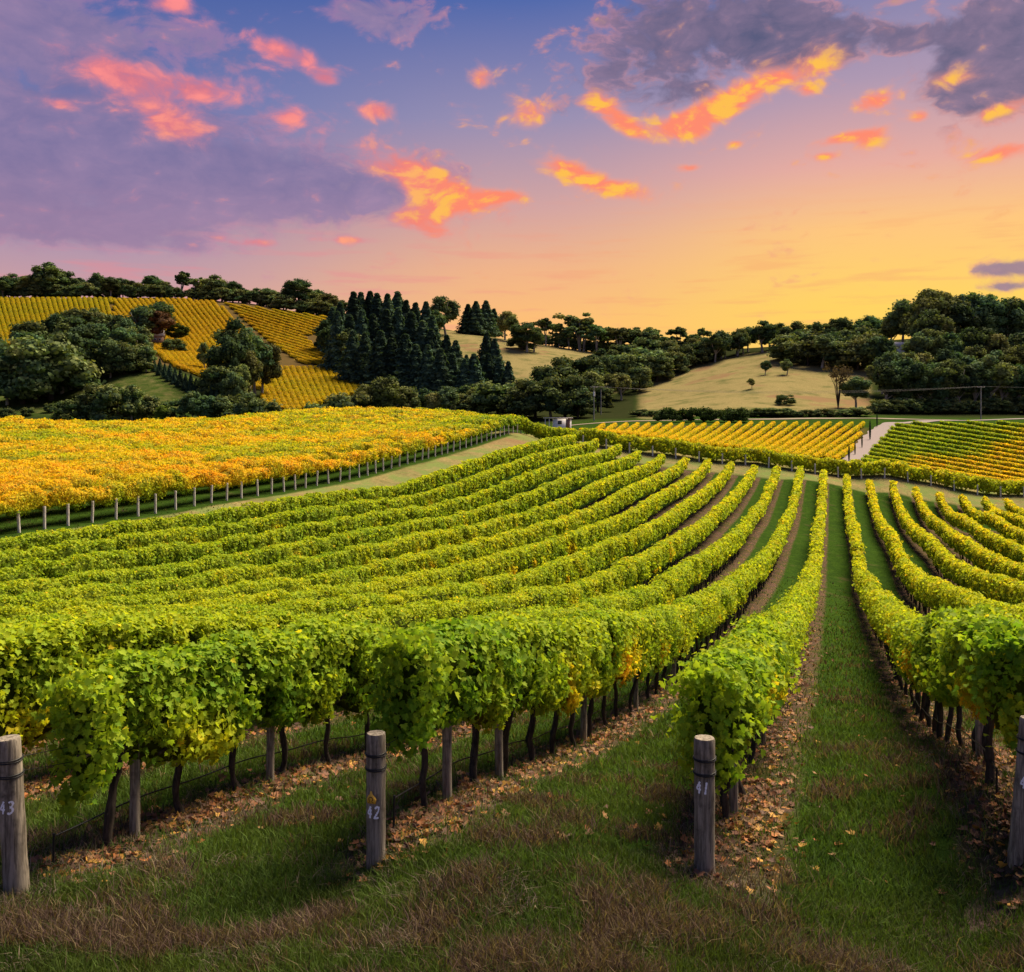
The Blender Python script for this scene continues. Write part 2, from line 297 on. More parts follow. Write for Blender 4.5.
for x in (-400, -200, 0, 200, 400, 512, 650, 800, 1000, 1200, 1400):
    yb = np.interp(x, [0, 170, 330, 470, 600, 700, 850, 1000], [297, 298, 317, 336, 352, 351, 348, 341])
    for Y, d in ((750, 22), (1100, 50), (2000, 62), (3200, 66)): addp(x, yb+d, Y)
for X in (-14, -6, 0, 6, 14):
    for Y, z in ((4, .12), (-3, .3), (-14, .5), (-30, .6)): ctl.append((X, Y, z))
ctl = np.array(ctl)
def wmap(X, Y):
    s = np.arcsinh(np.asarray(Y, float)/8); return np.asarray(X, float)/(8*np.cosh(s)), s
def fold(X, Y):
    u, s = wmap(X, Y); return np.stack([np.clip(u, -1.6, 1.6)*7.5, s*4.2], -1)
def tps(r2): return r2*np.log(r2+1e-9)*.5
Pc = fold(ctl[:, 0], ctl[:, 1]); n = len(Pc)
D2 = ((Pc[:, None]-Pc[None])**2).sum(-1)
scl = np.clip(ctl[:, 1]/60, .2, 8)
Am = np.zeros((n+3, n+3)); Am[:n, :n] = tps(D2)+np.diag(.006*scl+.004); Am[:n, n] = 1; Am[:n, n+1:] = Pc; Am[n, :n] = 1; Am[n+1:, :n] = Pc.T
W_ = np.linalg.solve(Am, np.concatenate([ctl[:, 2], [0, 0, 0]]))
def zexact(X, Y):
    P = fold(X, Y).reshape(-1, 2); r = np.empty(len(P))
    for a in range(0, len(P), 20000):
        q = P[a:a+20000]; d = ((q**2).sum(1)[:, None]+(Pc**2).sum(1)[None]-2*q@Pc.T).clip(0); r[a:a+20000] = tps(d)@W_[:n]+W_[n]+q@W_[n+1:]
    return r
NU, NS = 481, 640
US = np.linspace(-1.9, 1.9, NU); SS = np.linspace(math.asinh(-30/8), math.asinh(3000/8), NS)
GU, GS = np.meshgrid(US, SS, indexing='ij'); GX = GU*8*np.cosh(GS); GY = 8*np.sinh(GS)
GZ = zexact(GX, GY).reshape(NU, NS)
GZ += np.where(GY < 60, (fbm(GX*1.3, GY*1.3, 3)-.5)*.07, 0)+np.where(GY > 230, (fbm(GX/22, GY/22, 5)-.5)*1.2, 0)
def tz(X, Y):
    u, s = wmap(X, Y); fi = np.clip((u-US[0])/(US[1]-US[0]), 0, NU-1.001); fj = np.clip((s-SS[0])/(SS[1]-SS[0]), 0, NS-1.001)
    i = fi.astype(int); j = fj.astype(int); a = fi-i; b = fj-j
    return (GZ[i, j]*(1-a)+GZ[i+1, j]*a)*(1-b)+(GZ[i, j+1]*(1-a)+GZ[i+1, j+1]*a)*b
YS = np.geomspace(7, 740, 2400)
def hit(x, y, up=0., ymin=7.):
    """world point on the ground where the line of sight through (x, y) lands"""
    X = (x-CX)/F*YS; yi = HY+F*(HC-tz(X, YS)-up)/YS
    ok = (yi <= y) & (YS >= ymin); k = int(np.argmax(ok)) if ok.any() else int(np.argmin(np.where(YS >= ymin, yi, 1e9)))
    return float(X[k]), float(YS[k]), float(tz(X[k], YS[k]))
# ground sheet
idx = np.arange(NU*NS).reshape(NU, NS); Fq = np.stack([idx[:-1, :-1], idx[1:, :-1], idx[1:, 1:], idx[:-1, 1:]], -1).reshape(-1, 4)
Ximg = CX+F*GX/np.maximum(GY, 1); Yimg = HY+F*(HC-GZ)/np.maximum(GY, 1)
sst = lambda x, a, b: np.clip((x-a)/(b-a), 0, 1)**2*(3-2*np.clip((x-a)/(b-a), 0, 1))
def bump2(x, x0, x1, f): return sst(x, x0, x0+f)*(1-sst(x, x1-f, x1))
cc = GX*CA-GY*SA; nz = fbm(GX/9, GY/9, 9)
def inpoly(x, y, P):
    x = np.asarray(x, float); y = np.asarray(y, float); r = np.zeros(x.shape, bool); P = list(P)
    for (x1, y1), (x2, y2) in zip(P, P[1:]+P[:1]):
        c_ = ((y1 > y) != (y2 > y)) & (x < (x2-x1)*(y-y1)/(y2-y1+1e-12)+x1); r ^= c_
    return r
block = bump2(cc, rc(53)+1.2, rc(20), 1.)*bump2(GY, 8.6+GX*0, 133, 1.2)
blk2 = (cc < -41.5)*sst(GY, 40, 45)*(1-sst(GY, 195, 205))
dry = np.zeros_like(GX)
strip = bump2(cc, -42.5, rc(52)-.8, 1.5)*sst(GY, 30, 40)*(GY < 150)
dry = np.maximum(dry, strip*(.7+.8*nz))
dry = np.maximum(dry, bump2(GY, 131, 150, 2)*.7)
grasshill = bump2(GY, 262, 450, 12)*bump2(Ximg, 630, 880, 18)
midhill = bump2(GY, 380, 590, 25)*bump2(Ximg, 425, 630, 18)
knoll = bump2(GY, 280, 350, 15)*bump2(Ximg, -80, 235, 20)
dry = np.maximum(dry, np.maximum(grasshill*1., np.maximum(midhill*.85, knoll*.3)))
hillvine = sst(GY, 352, 372)*(1-sst(Ximg, 370, 385))*(GY < 640)
yel = bump2(GY, 150, 232, 4)*bump2(Ximg, 560, 872, 10)
dark = np.clip(bump2(GY, 255, 700, 25)-grasshill-midhill-knoll-hillvine, 0, 1)
gcol = np.stack([dry, np.maximum(block, blk2*0), dark], -1).reshape(-1, 3)
gnd = mesh('ground', np.stack([GX, GY, GZ], -1).reshape(-1, 3), [Fq], [None], gcol, None, True)
tag(gnd, kind='structure')
at2 = gnd.data.attributes.new('Vin', 'FLOAT', 'POINT'); at2.data.foreach_set('value', np.maximum(hillvine, yel*.8).astype(np.float32).ravel())
at3 = gnd.data.attributes.new('Near', 'FLOAT', 'POINT'); at3.data.foreach_set('value', ((1-sst(GY, 8.9, 9.6+0*GX))).astype(np.float32).ravel())
m_, gg, out = newmat('ground cover'); pos = gg.n.new('ShaderNodeNewGeometry').outputs['Position']
at = gg.n.new('ShaderNodeAttribute'); at.attribute_name = 'Col'; sp = gg.n.new('ShaderNodeSeparateColor'); gg.l.new(at.outputs['Color'], sp.inputs[0])
av = gg.n.new('ShaderNodeAttribute'); av.attribute_name = 'Vin'; an = gg.n.new('ShaderNodeAttribute'); an.attribute_name = 'Near'
cdot = gg.v('DOT_PRODUCT', pos, (CA, -SA, 0), out=1)
nA = gg.noise(pos, .35, 6, .6); nB = gg.noise(pos, 2.6, 7, .65); nC = gg.noise(pos, 16, 6, .7); nD = gg.noise(pos, .05, 5, .6)
fr = gg.m('MULTIPLY', gg.m('ABSOLUTE', gg.m('SUBTRACT', gg.m('FRACT', gg.m('ADD', gg.m('DIVIDE', gg.m('SUBTRACT', cdot, C41+.12), 3), 300.5)), .5)), 3)
fr = gg.m('ADD', fr, gg.m('MULTIPLY', gg.m('SUBTRACT', nB, .5), .55))
stripm = gg.m('MULTIPLY', gg.ss(fr, .74, .5), sp.outputs[1])
grass = gg.mix(gg.ss(nB, .3, .7), (.014, .036, .005), (.034, .068, .009)); grass = gg.mix(gg.ss(nC, .45, .75), grass, (.05, .075, .014)); grass = gg.mix(gg.ss(nA, .56, .72), grass, (.055, .055, .02))
mulch = gg.mix(gg.ss(nC, .3, .7), (.04, .026, .02), (.115, .075, .055)); mulch = gg.mix(gg.ss(gg.noise(pos, 1.1, 5, .65), .42, .62), mulch, (.05, .05, .018)); mulch = gg.mix(gg.ss(gg.noise(pos, 11, 3, .6), .6, .68), mulch, (.42, .2, .08))
straw = gg.mix(gg.ss(nB, .3, .7), (.15, .125, .05), (.26, .2, .085)); straw = gg.mix(gg.ss(gg.noise(pos, .12, 6, .65), .45, .7), straw, (.1, .1, .035)); straw = gg.mix(gg.m('MULTIPLY', gg.ss(gg.noise(pos, .3, 5, .6), .42, .62), gg.ss(gg.v('DOT_PRODUCT', pos, (0, 1, 0), out=1), 240, 170)), straw, (.14, .17, .05)); straw = gg.mix(gg.ss(nD, .55, .66), straw, (.19, .12, .06))
grass = gg.mix(gg.ss(gg.noise(pos, .9, 6, .7), .45, .62), grass, (.022, .045, .008)); c = gg.mix(stripm, grass, mulch)
drym = gg.ss(gg.m('ADD', sp.outputs[0], gg.m('MULTIPLY', gg.m('SUBTRACT', nA, .5), .5)), .15, .7)
c = gg.mix(drym, c, straw)
c = gg.mix(av.outputs['Fac'], c, gg.mix(nA, (.06, .05, .015), (.12, .07, .03)))
c = gg.mix(gg.m('MULTIPLY', sp.outputs[2], .85), c, gg.mix(nA, (.012, .016, .006), (.03, .027, .013)))
pur = gg.mix(gg.ss(nC, .3, .7), (.05, .03, .028), (.15, .1, .085))
c = gg.mix(gg.m('MULTIPLY', an.outputs['Fac'], gg.ss(gg.m('ADD', gg.m('MULTIPLY', nA, .6), gg.m('MULTIPLY', nB, .4)), .42, .55)), c, pur)
p = principled(gg, c, 1., 0., bump(gg, gg.m('ADD', nC, nB), .06, .8)); gg.l.new(p.outputs[0], out.inputs[0]); gnd.data.materials[0] = m_
# ---------------------------------------------------------------- roads
def ribbon(name, pts, width, mat, up=.1, label=None):
    pts = np.array(pts); d = np.concatenate([[0], np.cumsum(np.hypot(*np.diff(pts, axis=0).T))]); s = np.arange(0, d[-1], .8)
    q = np.stack([np.interp(s, d, pts[:, 0]), np.interp(s, d, pts[:, 1])], -1)
    for _ in range(12): q[1:-1] = (q[:-2]+q[1:-1]*2+q[2:])/4
    t = np.gradient(q, axis=0); t /= np.linalg.norm(t, axis=1)[:, None]; nn = np.stack([-t[:, 1], t[:, 0]], -1)
    K = 5; V = []
    for j in range(K):
        o_ = (j/(K-1)-.5)*width*(1+.12*np.sin(s*.6+j)); xy = q+nn*o_[:, None]; V.append(np.column_stack([xy, tz(xy[:, 0], xy[:, 1])+up]))
    V = np.array(V).transpose(1, 0, 2).reshape(-1, 3); i, j = np.meshgrid(np.arange(len(s)-1), np.arange(K-1), indexing='ij')
    Fq_ = np.stack([i*K+j, (i+1)*K+j, (i+1)*K+j+1, i*K+j+1], -1).reshape(-1, 4)
    o = mesh(name, V, [Fq_], mat); tag(o, kind='structure', label=label); return o
M_GRAV = plain('pale gravel', (.2, .155, .145), .95, .25, 3); M_TRACK = plain('dirt track', (.2, .15, .1), .95, .3, 1)
ribbon('road', [hit(x, y, .0)[:2] for x, y in [(846,468),(853,461),(866,446),(880,431),(892,423.5)]]+[(124,250.5),(150,251),(200,252)], 4.6, M_GRAV, label='pale gravel lane climbing between the vineyard blocks')
ribbon('farm_track', [(10,252),(50,251),(80,250),(100,249.5),(118,250)], 2.6, M_TRACK, .1)
# ---------------------------------------------------------------- vine rows
PALV = dict(dg=np.array((.06,.14,.012)), gr=np.array((.13,.25,.016)), lm=np.array((.275,.37,.022)), yg=np.array((.43,.45,.018)), ye=np.array((.72,.5,.02)), og=np.array((.76,.4,.022)), rd=np.array((.2,.07,.03)), br=np.array((.22,.11,.04)))
def vinecolor(n, yel, hgt, pn):
    """yel 0..1 how far the autumn has gone plus the painted top light, hgt 0..1 height in canopy, pn patch noise"""
    r = rng.random(n); q = np.clip(yel+(pn-.5)*.34+(r-.5)*.22+(rng.random(n) < .012)*.3, 0, 1)[:, None]
    st_ = [PALV['dg'], PALV['gr'], PALV['lm'], PALV['yg'], PALV['ye'], PALV['og']]; ps = [0, .16, .36, .58, .82, 1.]
    C = np.stack([np.interp(q[:, 0], ps, [k_[i] for k_ in st_]) for i in range(3)], -1)
    return C*(.85+.3*rng.random(n))[:, None]
def canopy(path, Yd, name, parent, yel, H=CH, bot=.95, wid=.36, seed=0, dens=1., mat=None, lodmul=1., headfirst=False, core=True, lump=.16, toplit=.16, tone=1.):
    """path (m,3) ground centre line, evenly spaced ~.4 m"""
    seg = np.linalg.norm(np.diff(path, axis=0), axis=1); L = np.concatenate([[0], np.cumsum(seg)]); T = L[-1]
    dist = np.hypot(path[:, 0], path[:, 1]); lf = np.clip(dist*.0027*lodmul, .074, .34)
    per = dens*2.9*((H-bot)*2+wid*2.4)/(lf**2*.62)*np.where(dist > 22, .62, 1.)
    cum = np.concatenate([[0], np.cumsum(per[:-1]*seg)]); n = max(8, int(cum[-1]))
    t = np.interp(rng.random(n)*cum[-1], cum, L); C0 = np.stack([np.interp(t, L, path[:, k]) for k in range(3)], -1)
    tg = np.gradient(path, axis=0); tg /= np.linalg.norm(tg, axis=1)[:, None]; T0 = np.stack([np.interp(t, L, tg[:, k]) for k in range(3)], -1); T0[:, 2] = 0; T0 /= np.linalg.norm(T0, axis=1)[:, None]
    S0 = np.stack([T0[:, 1], -T0[:, 0], np.zeros(n)], -1)
    side = rng.choice([-1, 1], n); h = rng.random(n); topm = rng.random(n) < .22; h = np.where(topm, .9+.05*rng.random(n), h)
    def shape(t_, h_, sd):
        vg = np.exp(-(((t_/1.22) % 1-.5)/.13)**2)*(1 if seed < 60 else .3); top = H*(1-.04*vg+(vnoise(t_/1.3, seed*3.1+0*t_, 1)-.5)*lump+(vnoise(t_/.45, seed*1.7+0*t_, 2)-.5)*lump*.6)
        lo = bot+(vnoise(t_/.6, seed*2.3+sd, 3)-.5)*.6+.1*vg
        if headfirst: e = np.clip(1-t_/1.3, 0, 1); lo = lo-(.35 if seed == 43 else .12)*e; top = top*(.9+.1*np.clip((t_-2)/6, 0, 1))-.08*e**2
        e2 = np.clip(1-(T-t_)/.8, 0, 1)**2; top = top-.25*e2
        z = lo+(top-lo)*h_
        prof = np.sqrt(np.clip(1-(np.abs(h_-.54)/.54)**4, 0, 1))
        ww = wid*(1-.25*vg+(vnoise(t_/.9, seed+sd*5.5+h_*2, 4)-.5)*.7+(vnoise(t_/.3, h_*6+sd*9, 5)-.5)*.5)*prof
        return z, ww
    z, ww = shape(t, h, side)
    endf = (np.minimum(t, T-t) < .55) & (rng.random(n) < .7); dp = np.where(endf, rng.random(n), 1-.55*rng.random(n)**2.2)+rng.standard_normal(n)*.06
    dp = np.where(topm, rng.uniform(-.2, 1.05, n), dp); hol = (~topm) & (t < 60) & (fbm(t*1.5+seed*9, z*1.7+side*7, 71) < .4) & (rng.random(n) < .8*(np.interp(t, L, dist) < 34)); dp = np.where(hol, dp*.35, dp)
    strag = rng.random(n) < .03; dp = np.where(strag, 1.2+.35*rng.random(n), dp)
    P = C0+S0*(side*ww*dp)[:, None]; P[:, 2] += z+rng.standard_normal(n)*.03+np.where(strag, rng.random(n)*.12, 0)
    N = S0*(side*(.35+ww*1.6))[:, None]; N[:, 2] += (h-.35)*1.5; N = np.where(topm[:, None], S0*(side*dp*.5)[:, None]+np.array((0, 0, 1.)), N); P[:, 2] += np.where(topm, (1-dp**2)*.09, 0); N = np.where(endf[:, None], T0*np.where(t < T/2, -1., 1.)[:, None]+S0*(side*dp)[:, None], N)
    lfz = np.interp(t, L, lf)*(.7+.6*rng.random(n))
    pn = fbm(P[:, 0]*.8+P[:, 2]*.9, P[:, 1]*.8, 21+seed % 7)*.75+.25*vnoise(np.floor(t/1.22)*3.7, seed+0*t, 6); yl = yel(P) if callable(yel) else yel
    C = vinecolor(n, yl+(h-.55)*toplit, h, pn)*tone  # yellower up, greener down: lit tops and shaded sides put into leaf colour
    tv, tf = (PAL_V, PAL_F)
    near = dist.min() < 24
    Vs, Fs, Cs, mi = [], [], [], []; off = 0
    dl = np.interp(t, L, dist)
    for msk, (tv, tf) in ((dl < 19, (PAL_V, PAL_F)), ((dl >= 19) & (dl < 45), (KIT_V, KIT_F)), (dl >= 45, (KIT_V, KIT_F))):
        if msk.sum() == 0: continue
        V, Fc, Cv = leaves(P[msk], N[msk], lfz[msk], C[msk], tv, tf, .7); Vs.append(V); Fs.append(Fc+off); Cs.append(Cv); off += len(V)
    faces = [np.concatenate(Fs)]
    if core:                                        # the inner mass of shoots and leaves, colour darkened to stand in for shade
        m2 = max(2, int(T/np.clip(dist.min()*.012, .3, 1.2))); ts = np.linspace(0.25, T-.25, m2); K = 9
        Cc = np.stack([np.interp(ts, L, path[:, k]) for k in range(3)], -1); Tt = np.stack([np.interp(ts, L, tg[:, k]) for k in range(3)], -1); Tt[:, 2] = 0; Tt /= np.linalg.norm(Tt, axis=1)[:, None]; Sn = np.stack([Tt[:, 1], -Tt[:, 0], 0*ts], -1)
        ring = []
        for j, (hh, sd) in enumerate([(.12,-1),(.35,-1),(.65,-1),(.85,-1),(.93,0),(.85,1),(.65,1),(.35,1),(.12,1)]):
            z_, w_ = shape(ts, np.full(m2, hh), float(sd) if sd else 1.); v_ = Cc+Sn*(sd*w_*(.5 if near else .72))[:, None]; v_[:, 2] += z_-(.1 if near else .04); ring.append(v_)
        R = np.stack(ring, 1); V = R.reshape(-1, 3); i, j = np.meshgrid(np.arange(m2-1), np.arange(K), indexing='ij'); j2 = (j+1) % K
        Q = np.stack([i*K+j, (i+1)*K+j, (i+1)*K+j2, i*K+j2], -1).reshape(-1, 4)+off
        yv = yel(V) if callable(yel) else yel
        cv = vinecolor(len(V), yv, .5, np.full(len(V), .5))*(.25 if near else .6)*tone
        Vs.append(V); Cs.append(cv); e0 = off; e1 = off+(m2-1)*K
        caps = np.array([(o_+a_, o_+a_+1, o_+7-a_, o_+8-a_) for o_ in (e0, e1) for a_ in range(4)]); faces.append(np.vstack([Q, caps]))
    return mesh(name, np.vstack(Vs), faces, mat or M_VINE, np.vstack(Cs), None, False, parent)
def rowpt(c, t): return c*CA+t*SA, -c*SA+t*CA
# trunk variants
def trunk_mesh(seed):
    r = np.random.default_rng(seed); b = MB(); n_ = 9; z = np.linspace(-.08, 1.02, n_)
    x = np.cumsum(r.standard_normal(n_))*.016; y = np.cumsum(r.standard_normal(n_))*.02; R = np.interp(z, [-.08, .05, .8, 1.02], [.06, .042, .036, .05])*(1+.12*r.standard_normal(n_))
    b.tube(np.stack([x, y, z], -1), R, 7, jit=.1)
    for sd in (-1, 1):
        m = 7; t_ = np.linspace(0, 1, m)
        b.tube(np.stack([x[-1]+r.standard_normal(m)*.012, y[-1]+sd*t_*.6+r.standard_normal(m)*.015, .94+.12*np.sin(t_*2)+r.standard_normal(m)*.012], -1), np.linspace(.032, .014, m), 6, jit=.1)
        for q in range(3):
            yy = y[-1]+sd*(.1+.2*q); b.tube(np.array([(x[-1], yy, 1.), (x[-1]+r.normal()*.04, yy+r.normal()*.05, 1.3), (x[-1]+r.normal()*.08, yy+r.normal()*.1, 1.7)]), [.011, .008, .005], 5)
    o = b.build('vine_trunk', M_BARK, None, True, link=False); return o.data
TRUNKS = [trunk_mesh(s) for s in range(7)]
def line_trunks(parent, c, ts, near=True, base=(0, 0, 0)):
    for t in ts:
        X, Y = rowpt(c, t); o = bpy.data.objects.new('vine_trunk', TRUNKS[rng.integers(7)]); COL.objects.link(o)
        o.parent = parent; o.location = (X-base[0]+rng.normal()*.03, Y-base[1]+rng.normal()*.03, float(tz(X, Y))-base[2])
        o.rotation_euler = (rng.normal()*.05, rng.normal()*.05, -A_+(0 if rng.random() < .5 else math.pi)+rng.normal()*.15); s_ = .92+.2*rng.random(); o.scale = (s_*1.1, s_*1.1, s_)
def post_obj(name, r, h, mat, lean=(0, 0), k=18):
    b = MB(); z = np.concatenate([[-.15, 0], np.linspace(.1, h-.012, 9), [h]]); R = r*(1+.03*rng.standard_normal(len(z))); R[1] = r*1.05; R[-1] = r*.93; R[-2] = r
    P = np.stack([z*lean[0], z*lean[1], z], -1); b.tube(P, R, k, jit=.012); return b, P
ORD = 'first second third fourth fifth sixth seventh eighth ninth tenth eleventh twelfth thirteenth fourteenth fifteenth sixteenth seventeenth eighteenth nineteenth'.split()
def ordn(i):
    if i < 19: return ORD[i]
    n_ = i+1; t_, u_ = divmod(n_, 10); T_ = {2:'twent',3:'thirt',4:'fort',5:'fift',6:'sixt',7:'sevent',8:'eight',9:'ninet'}.get(t_)
    if T_ is None: return 'number %d' % n_
    return T_+'ieth' if u_ == 0 else T_+'y-'+ORD[u_-1]
ROWLAB = {43:'green vine row behind the post painted 43, with a drip hose along its trunks', 42:'green vine row behind the post painted 42, spotted with orange leaves', 41:'vine row behind the post painted 41, left of the grass path', 40:'vine row at the right frame edge, just right of the grass path'}
YSTART = {43: 9.35, 42: 9.6, 41: 9.75, 40: 9.95}
allrows = {}
def yelgreen(P):
    d = np.hypot(P[:, 0], P[:, 1]); base_ = np.interp(d, [9, 14, 22, 45, 90, 140], [.24, .3, .35, .4, .46, .5])
    c_ = P[:, 0]*CA-P[:, 1]*SA
    base_ = base_+.06*sst(c_, -6, 3)*sst(d, 14, 30)-.06*(c_ < -22)
    hz_ = P[:, 2]-tz(P[:, 0], P[:, 1]); spots = fbm(P[:, 0]*.6+3, P[:, 1]*.6, 77)*.6+.4*fbm(P[:, 0]*2.1, P[:, 1]*2.1+hz_*2, 78); base_ = base_+np.clip(spots-.56, 0, 1)*2.8*np.interp(hz_, [1.35, 1.85], [1, .1])*np.interp(d, [10, 14, 60, 90], [.5, 1, .8, .3]); base_ = base_+np.interp(hz_, [.95, 1.45], [.42, 0])*np.clip(fbm(P[:, 0]*1.1, P[:, 1]*1.1+hz_, 79)*2.4-.85, 0, 1)*np.interp(d, [9.5, 12, 40, 60], [.3, 1, .8, 0])
    return base_
for k in list(range(52, 29, -1)):
    c = rc(k); Y0 = YSTART.get(k, 10.6)
    if c < 0: Y0 = max(Y0 if k > 43 else YSTART[k], KS*(-c)/(XV+130))      # rows come in from outside the frame
    else: Y0 = max(Y0, KS*c/(1024+190-XV))
    Y1 = 131 if k < 50 else 133
    t0, t1 = (Y0+c*SA)/CA, (Y1+c*SA)/CA; ts = np.arange(t0, t1, .4); X, Y = rowpt(c, ts); path = np.stack([X, Y, tz(X, Y)], -1)
    if k in ROWLAB: lab = ROWLAB[k]
    elif k > 43: lab = f'green vine row sweeping across the left slope, {ordn(k-44)} behind the row at post 43'
    else: lab = f'yellow green vine row right of the grass path, {ordn(40-k-1)} beyond the row bordering it' 
    e = empty('vine_row', tuple(path[0]), label=lab, cat='vine row', group='parallel green vine rows of the near block')
    allrows[k] = (e, path)
    # geometry is built in world coordinates and shifted back under the empty
    f = canopy(path, None, 'foliage', e, yelgreen, seed=k, headfirst=k in YSTART, bot=.86 if k in YSTART else .72, wid=.35, lump=.13, toplit=.14 if k in YSTART else .22)
    f.location = -path[0]
    tmax = min(t1, t0+78) if k in (40, 41, 42, 43, 39) else t0+60
    tt = np.arange(t0+.75, tmax, 1.25)
    if k == 43: tt = np.array([(9.95+c*SA)/CA, (11.0+c*SA)/CA, (12.1+c*SA)/CA]+list(np.arange((13.1+c*SA)/CA, tmax, 1.2)))
    if k == 42: tt = np.array([(y_+c*SA)/CA for y_ in (10.35, 11.8, 12.75, 13.9, 15.0)]+list(np.arange((16.1+c*SA)/CA, tmax, 1.2)))
    if k == 41: tt = np.array([(10.9+c*SA)/CA]+list(np.arange((12.2+c*SA)/CA, tmax, 1.2)))
    if k == 40: tt = np.array([(y_+c*SA)/CA for y_ in (11.0, 12.1, 13.3)]+list(np.arange((14.5+c*SA)/CA, tmax, 1.2)))
    line_trunks(e, c, tt[:60], base=path[0])
# far trellis posts inside near rows (visible grey posts)
PG = 'grey line posts inside the near vine rows'
pn_ = {43: [10.24, 12.7, 17.2, 22], 42: [10.72, 12.4, 16.6, 21, 26], 41: [11.3, 16.0, 21], 40: [12.8, 17.5]}
for k, ys in pn_.items():
    for i, Yp in enumerate(ys):
        c = rc(k); t = (Yp+c*SA)/CA; X, Y = rowpt(c+.06, t); b, P = post_obj('trellis_post', .055, 1.75, M_POST, (rng.normal()*.01, rng.normal()*.01), 12)
        o = b.build('trellis_post', M_POST, None, True); o.location = (X, Y, tz(X, Y))
        tag(o, f'grey wooden line post among the trunks of row {k}, {ordn(i)} behind the painted end post', 'post', PG)
# cross row at the far headland
xs = np.linspace(508, 1090, 120); cr = []
for x in xs:
    Yc = 137.5+2.5*math.sin((x-500)/300); cr.append(((x-CX)/F*Yc, Yc))
cr = np.array(cr); d = np.concatenate([[0], np.cumsum(np.hypot(*np.diff(cr, axis=0).T))]); s = np.arange(0, d[-1], .5); cr = np.stack([np.interp(s, d, cr[:, 0]), np.interp(s, d, cr[:, 1])], -1)
path = np.column_stack([cr, tz(cr[:, 0], cr[:, 1])])
e = empty('vine_row', tuple(path[0]), label='vine row crossing the far ends of all the others along the headland', cat='vine row')
def yelcross(P): return np.interp(P[:, 0], [0, 14, 30, 75], [.4, .48, .52, .52])
f = canopy(path, None, 'foliage', e, yelcross, H=2.15, bot=.3, wid=1.1, seed=91, lump=.3, dens=1.2, lodmul=.8); f.location = -path[0]
i = 0
for x in np.arange(583, 1030, 23.2):
    Yp = 136.2+2.5*math.sin((x-500)/300); X = (x-CX)/F*Yp; b, P = post_obj('p', .11, 1.5, M_STAKE, (rng.normal()*.02, 0), 8)
    o = b.build('trellis_post', M_STAKE, None, True); o.location = (X, Yp, tz(X, Yp)); tag(o, f'pale post under the crossing headland vine row, {ordn(i)} counted from the left', 'post', 'pale posts along the crossing vine row'); i += 1
# ---------------------------------------------------------------- golden block
GG = 'golden vine rows on the left rise'
def yelgold(P): 
    b_ = .69+(fbm(P[:, 0]*.13, P[:, 1]*.13, 31)-.5)*.55+(fbm(P[:, 0]*.7, P[:, 1]*.7, 33)-.5)*.35; h_ = P[:, 2]-tz(P[:, 0], P[:, 1])
    c_ = P[:, 0]*CA-P[:, 1]*SA
    return b_-.4*(h_ < 1.25)*(c_ > -46)*vnoise(P[:, 1]*.5, c_*0, 4)-.3*sst(P[:, 0]+P[:, 1]*.0, -28, 5)*(P[:, 1] > 120)
for r_ in range(25):
    c = -43.175-3*r_; Ya = KS*(-c)/(XV+60); xe = np.interp(r_, [0, 6, 12, 24], [522, 486, 455, 300])
    Yb = min(KS*(-c)/(XV-xe), 210); ts = np.arange((Ya+c*SA)/CA, (Yb+c*SA)/CA, .8); X, Y = rowpt(c, ts); path = np.stack([X, Y, tz(X, Y)], -1)
    if r_ == 0: lab = 'front golden vine row on the left rise, standing on white stakes'
    else: lab = f'golden autumn vine row on the left rise, {ordn(r_-1)} uphill behind the staked front row'
    e = empty('vine_row', tuple(path[0]), label=lab, cat='vine row', group=GG)
    f = canopy(path, None, 'foliage', e, yelgold, H=2.15, bot=1.0 if r_ == 0 else .9, wid=.6 if r_ == 0 else 1.0, tone=.9, seed=100+r_, dens=.95 if r_ < 2 else .65, lump=.4, lodmul=.75, toplit=.3 if r_ < 2 else .1); f.location = -path[0]
i = 0; Yp = 50.9
while Yp < 138:
    c = -43.175; t = (Yp+c*SA)/CA; X, Y = rowpt(c+.5, t); b, P = post_obj('p', .085, 1.3, M_STAKE, (rng.normal()*.03, rng.normal()*.03), 10)
    o = b.build('vine_stake', M_STAKE, None, True); o.location = (X, Y, tz(X, Y)); tag(o, f'whitish stake under the front golden row, {ordn(i)} from the left', 'stake', 'whitish stakes under the front golden row'); i += 1; Yp += 1.75*(1+.08*rng.normal())
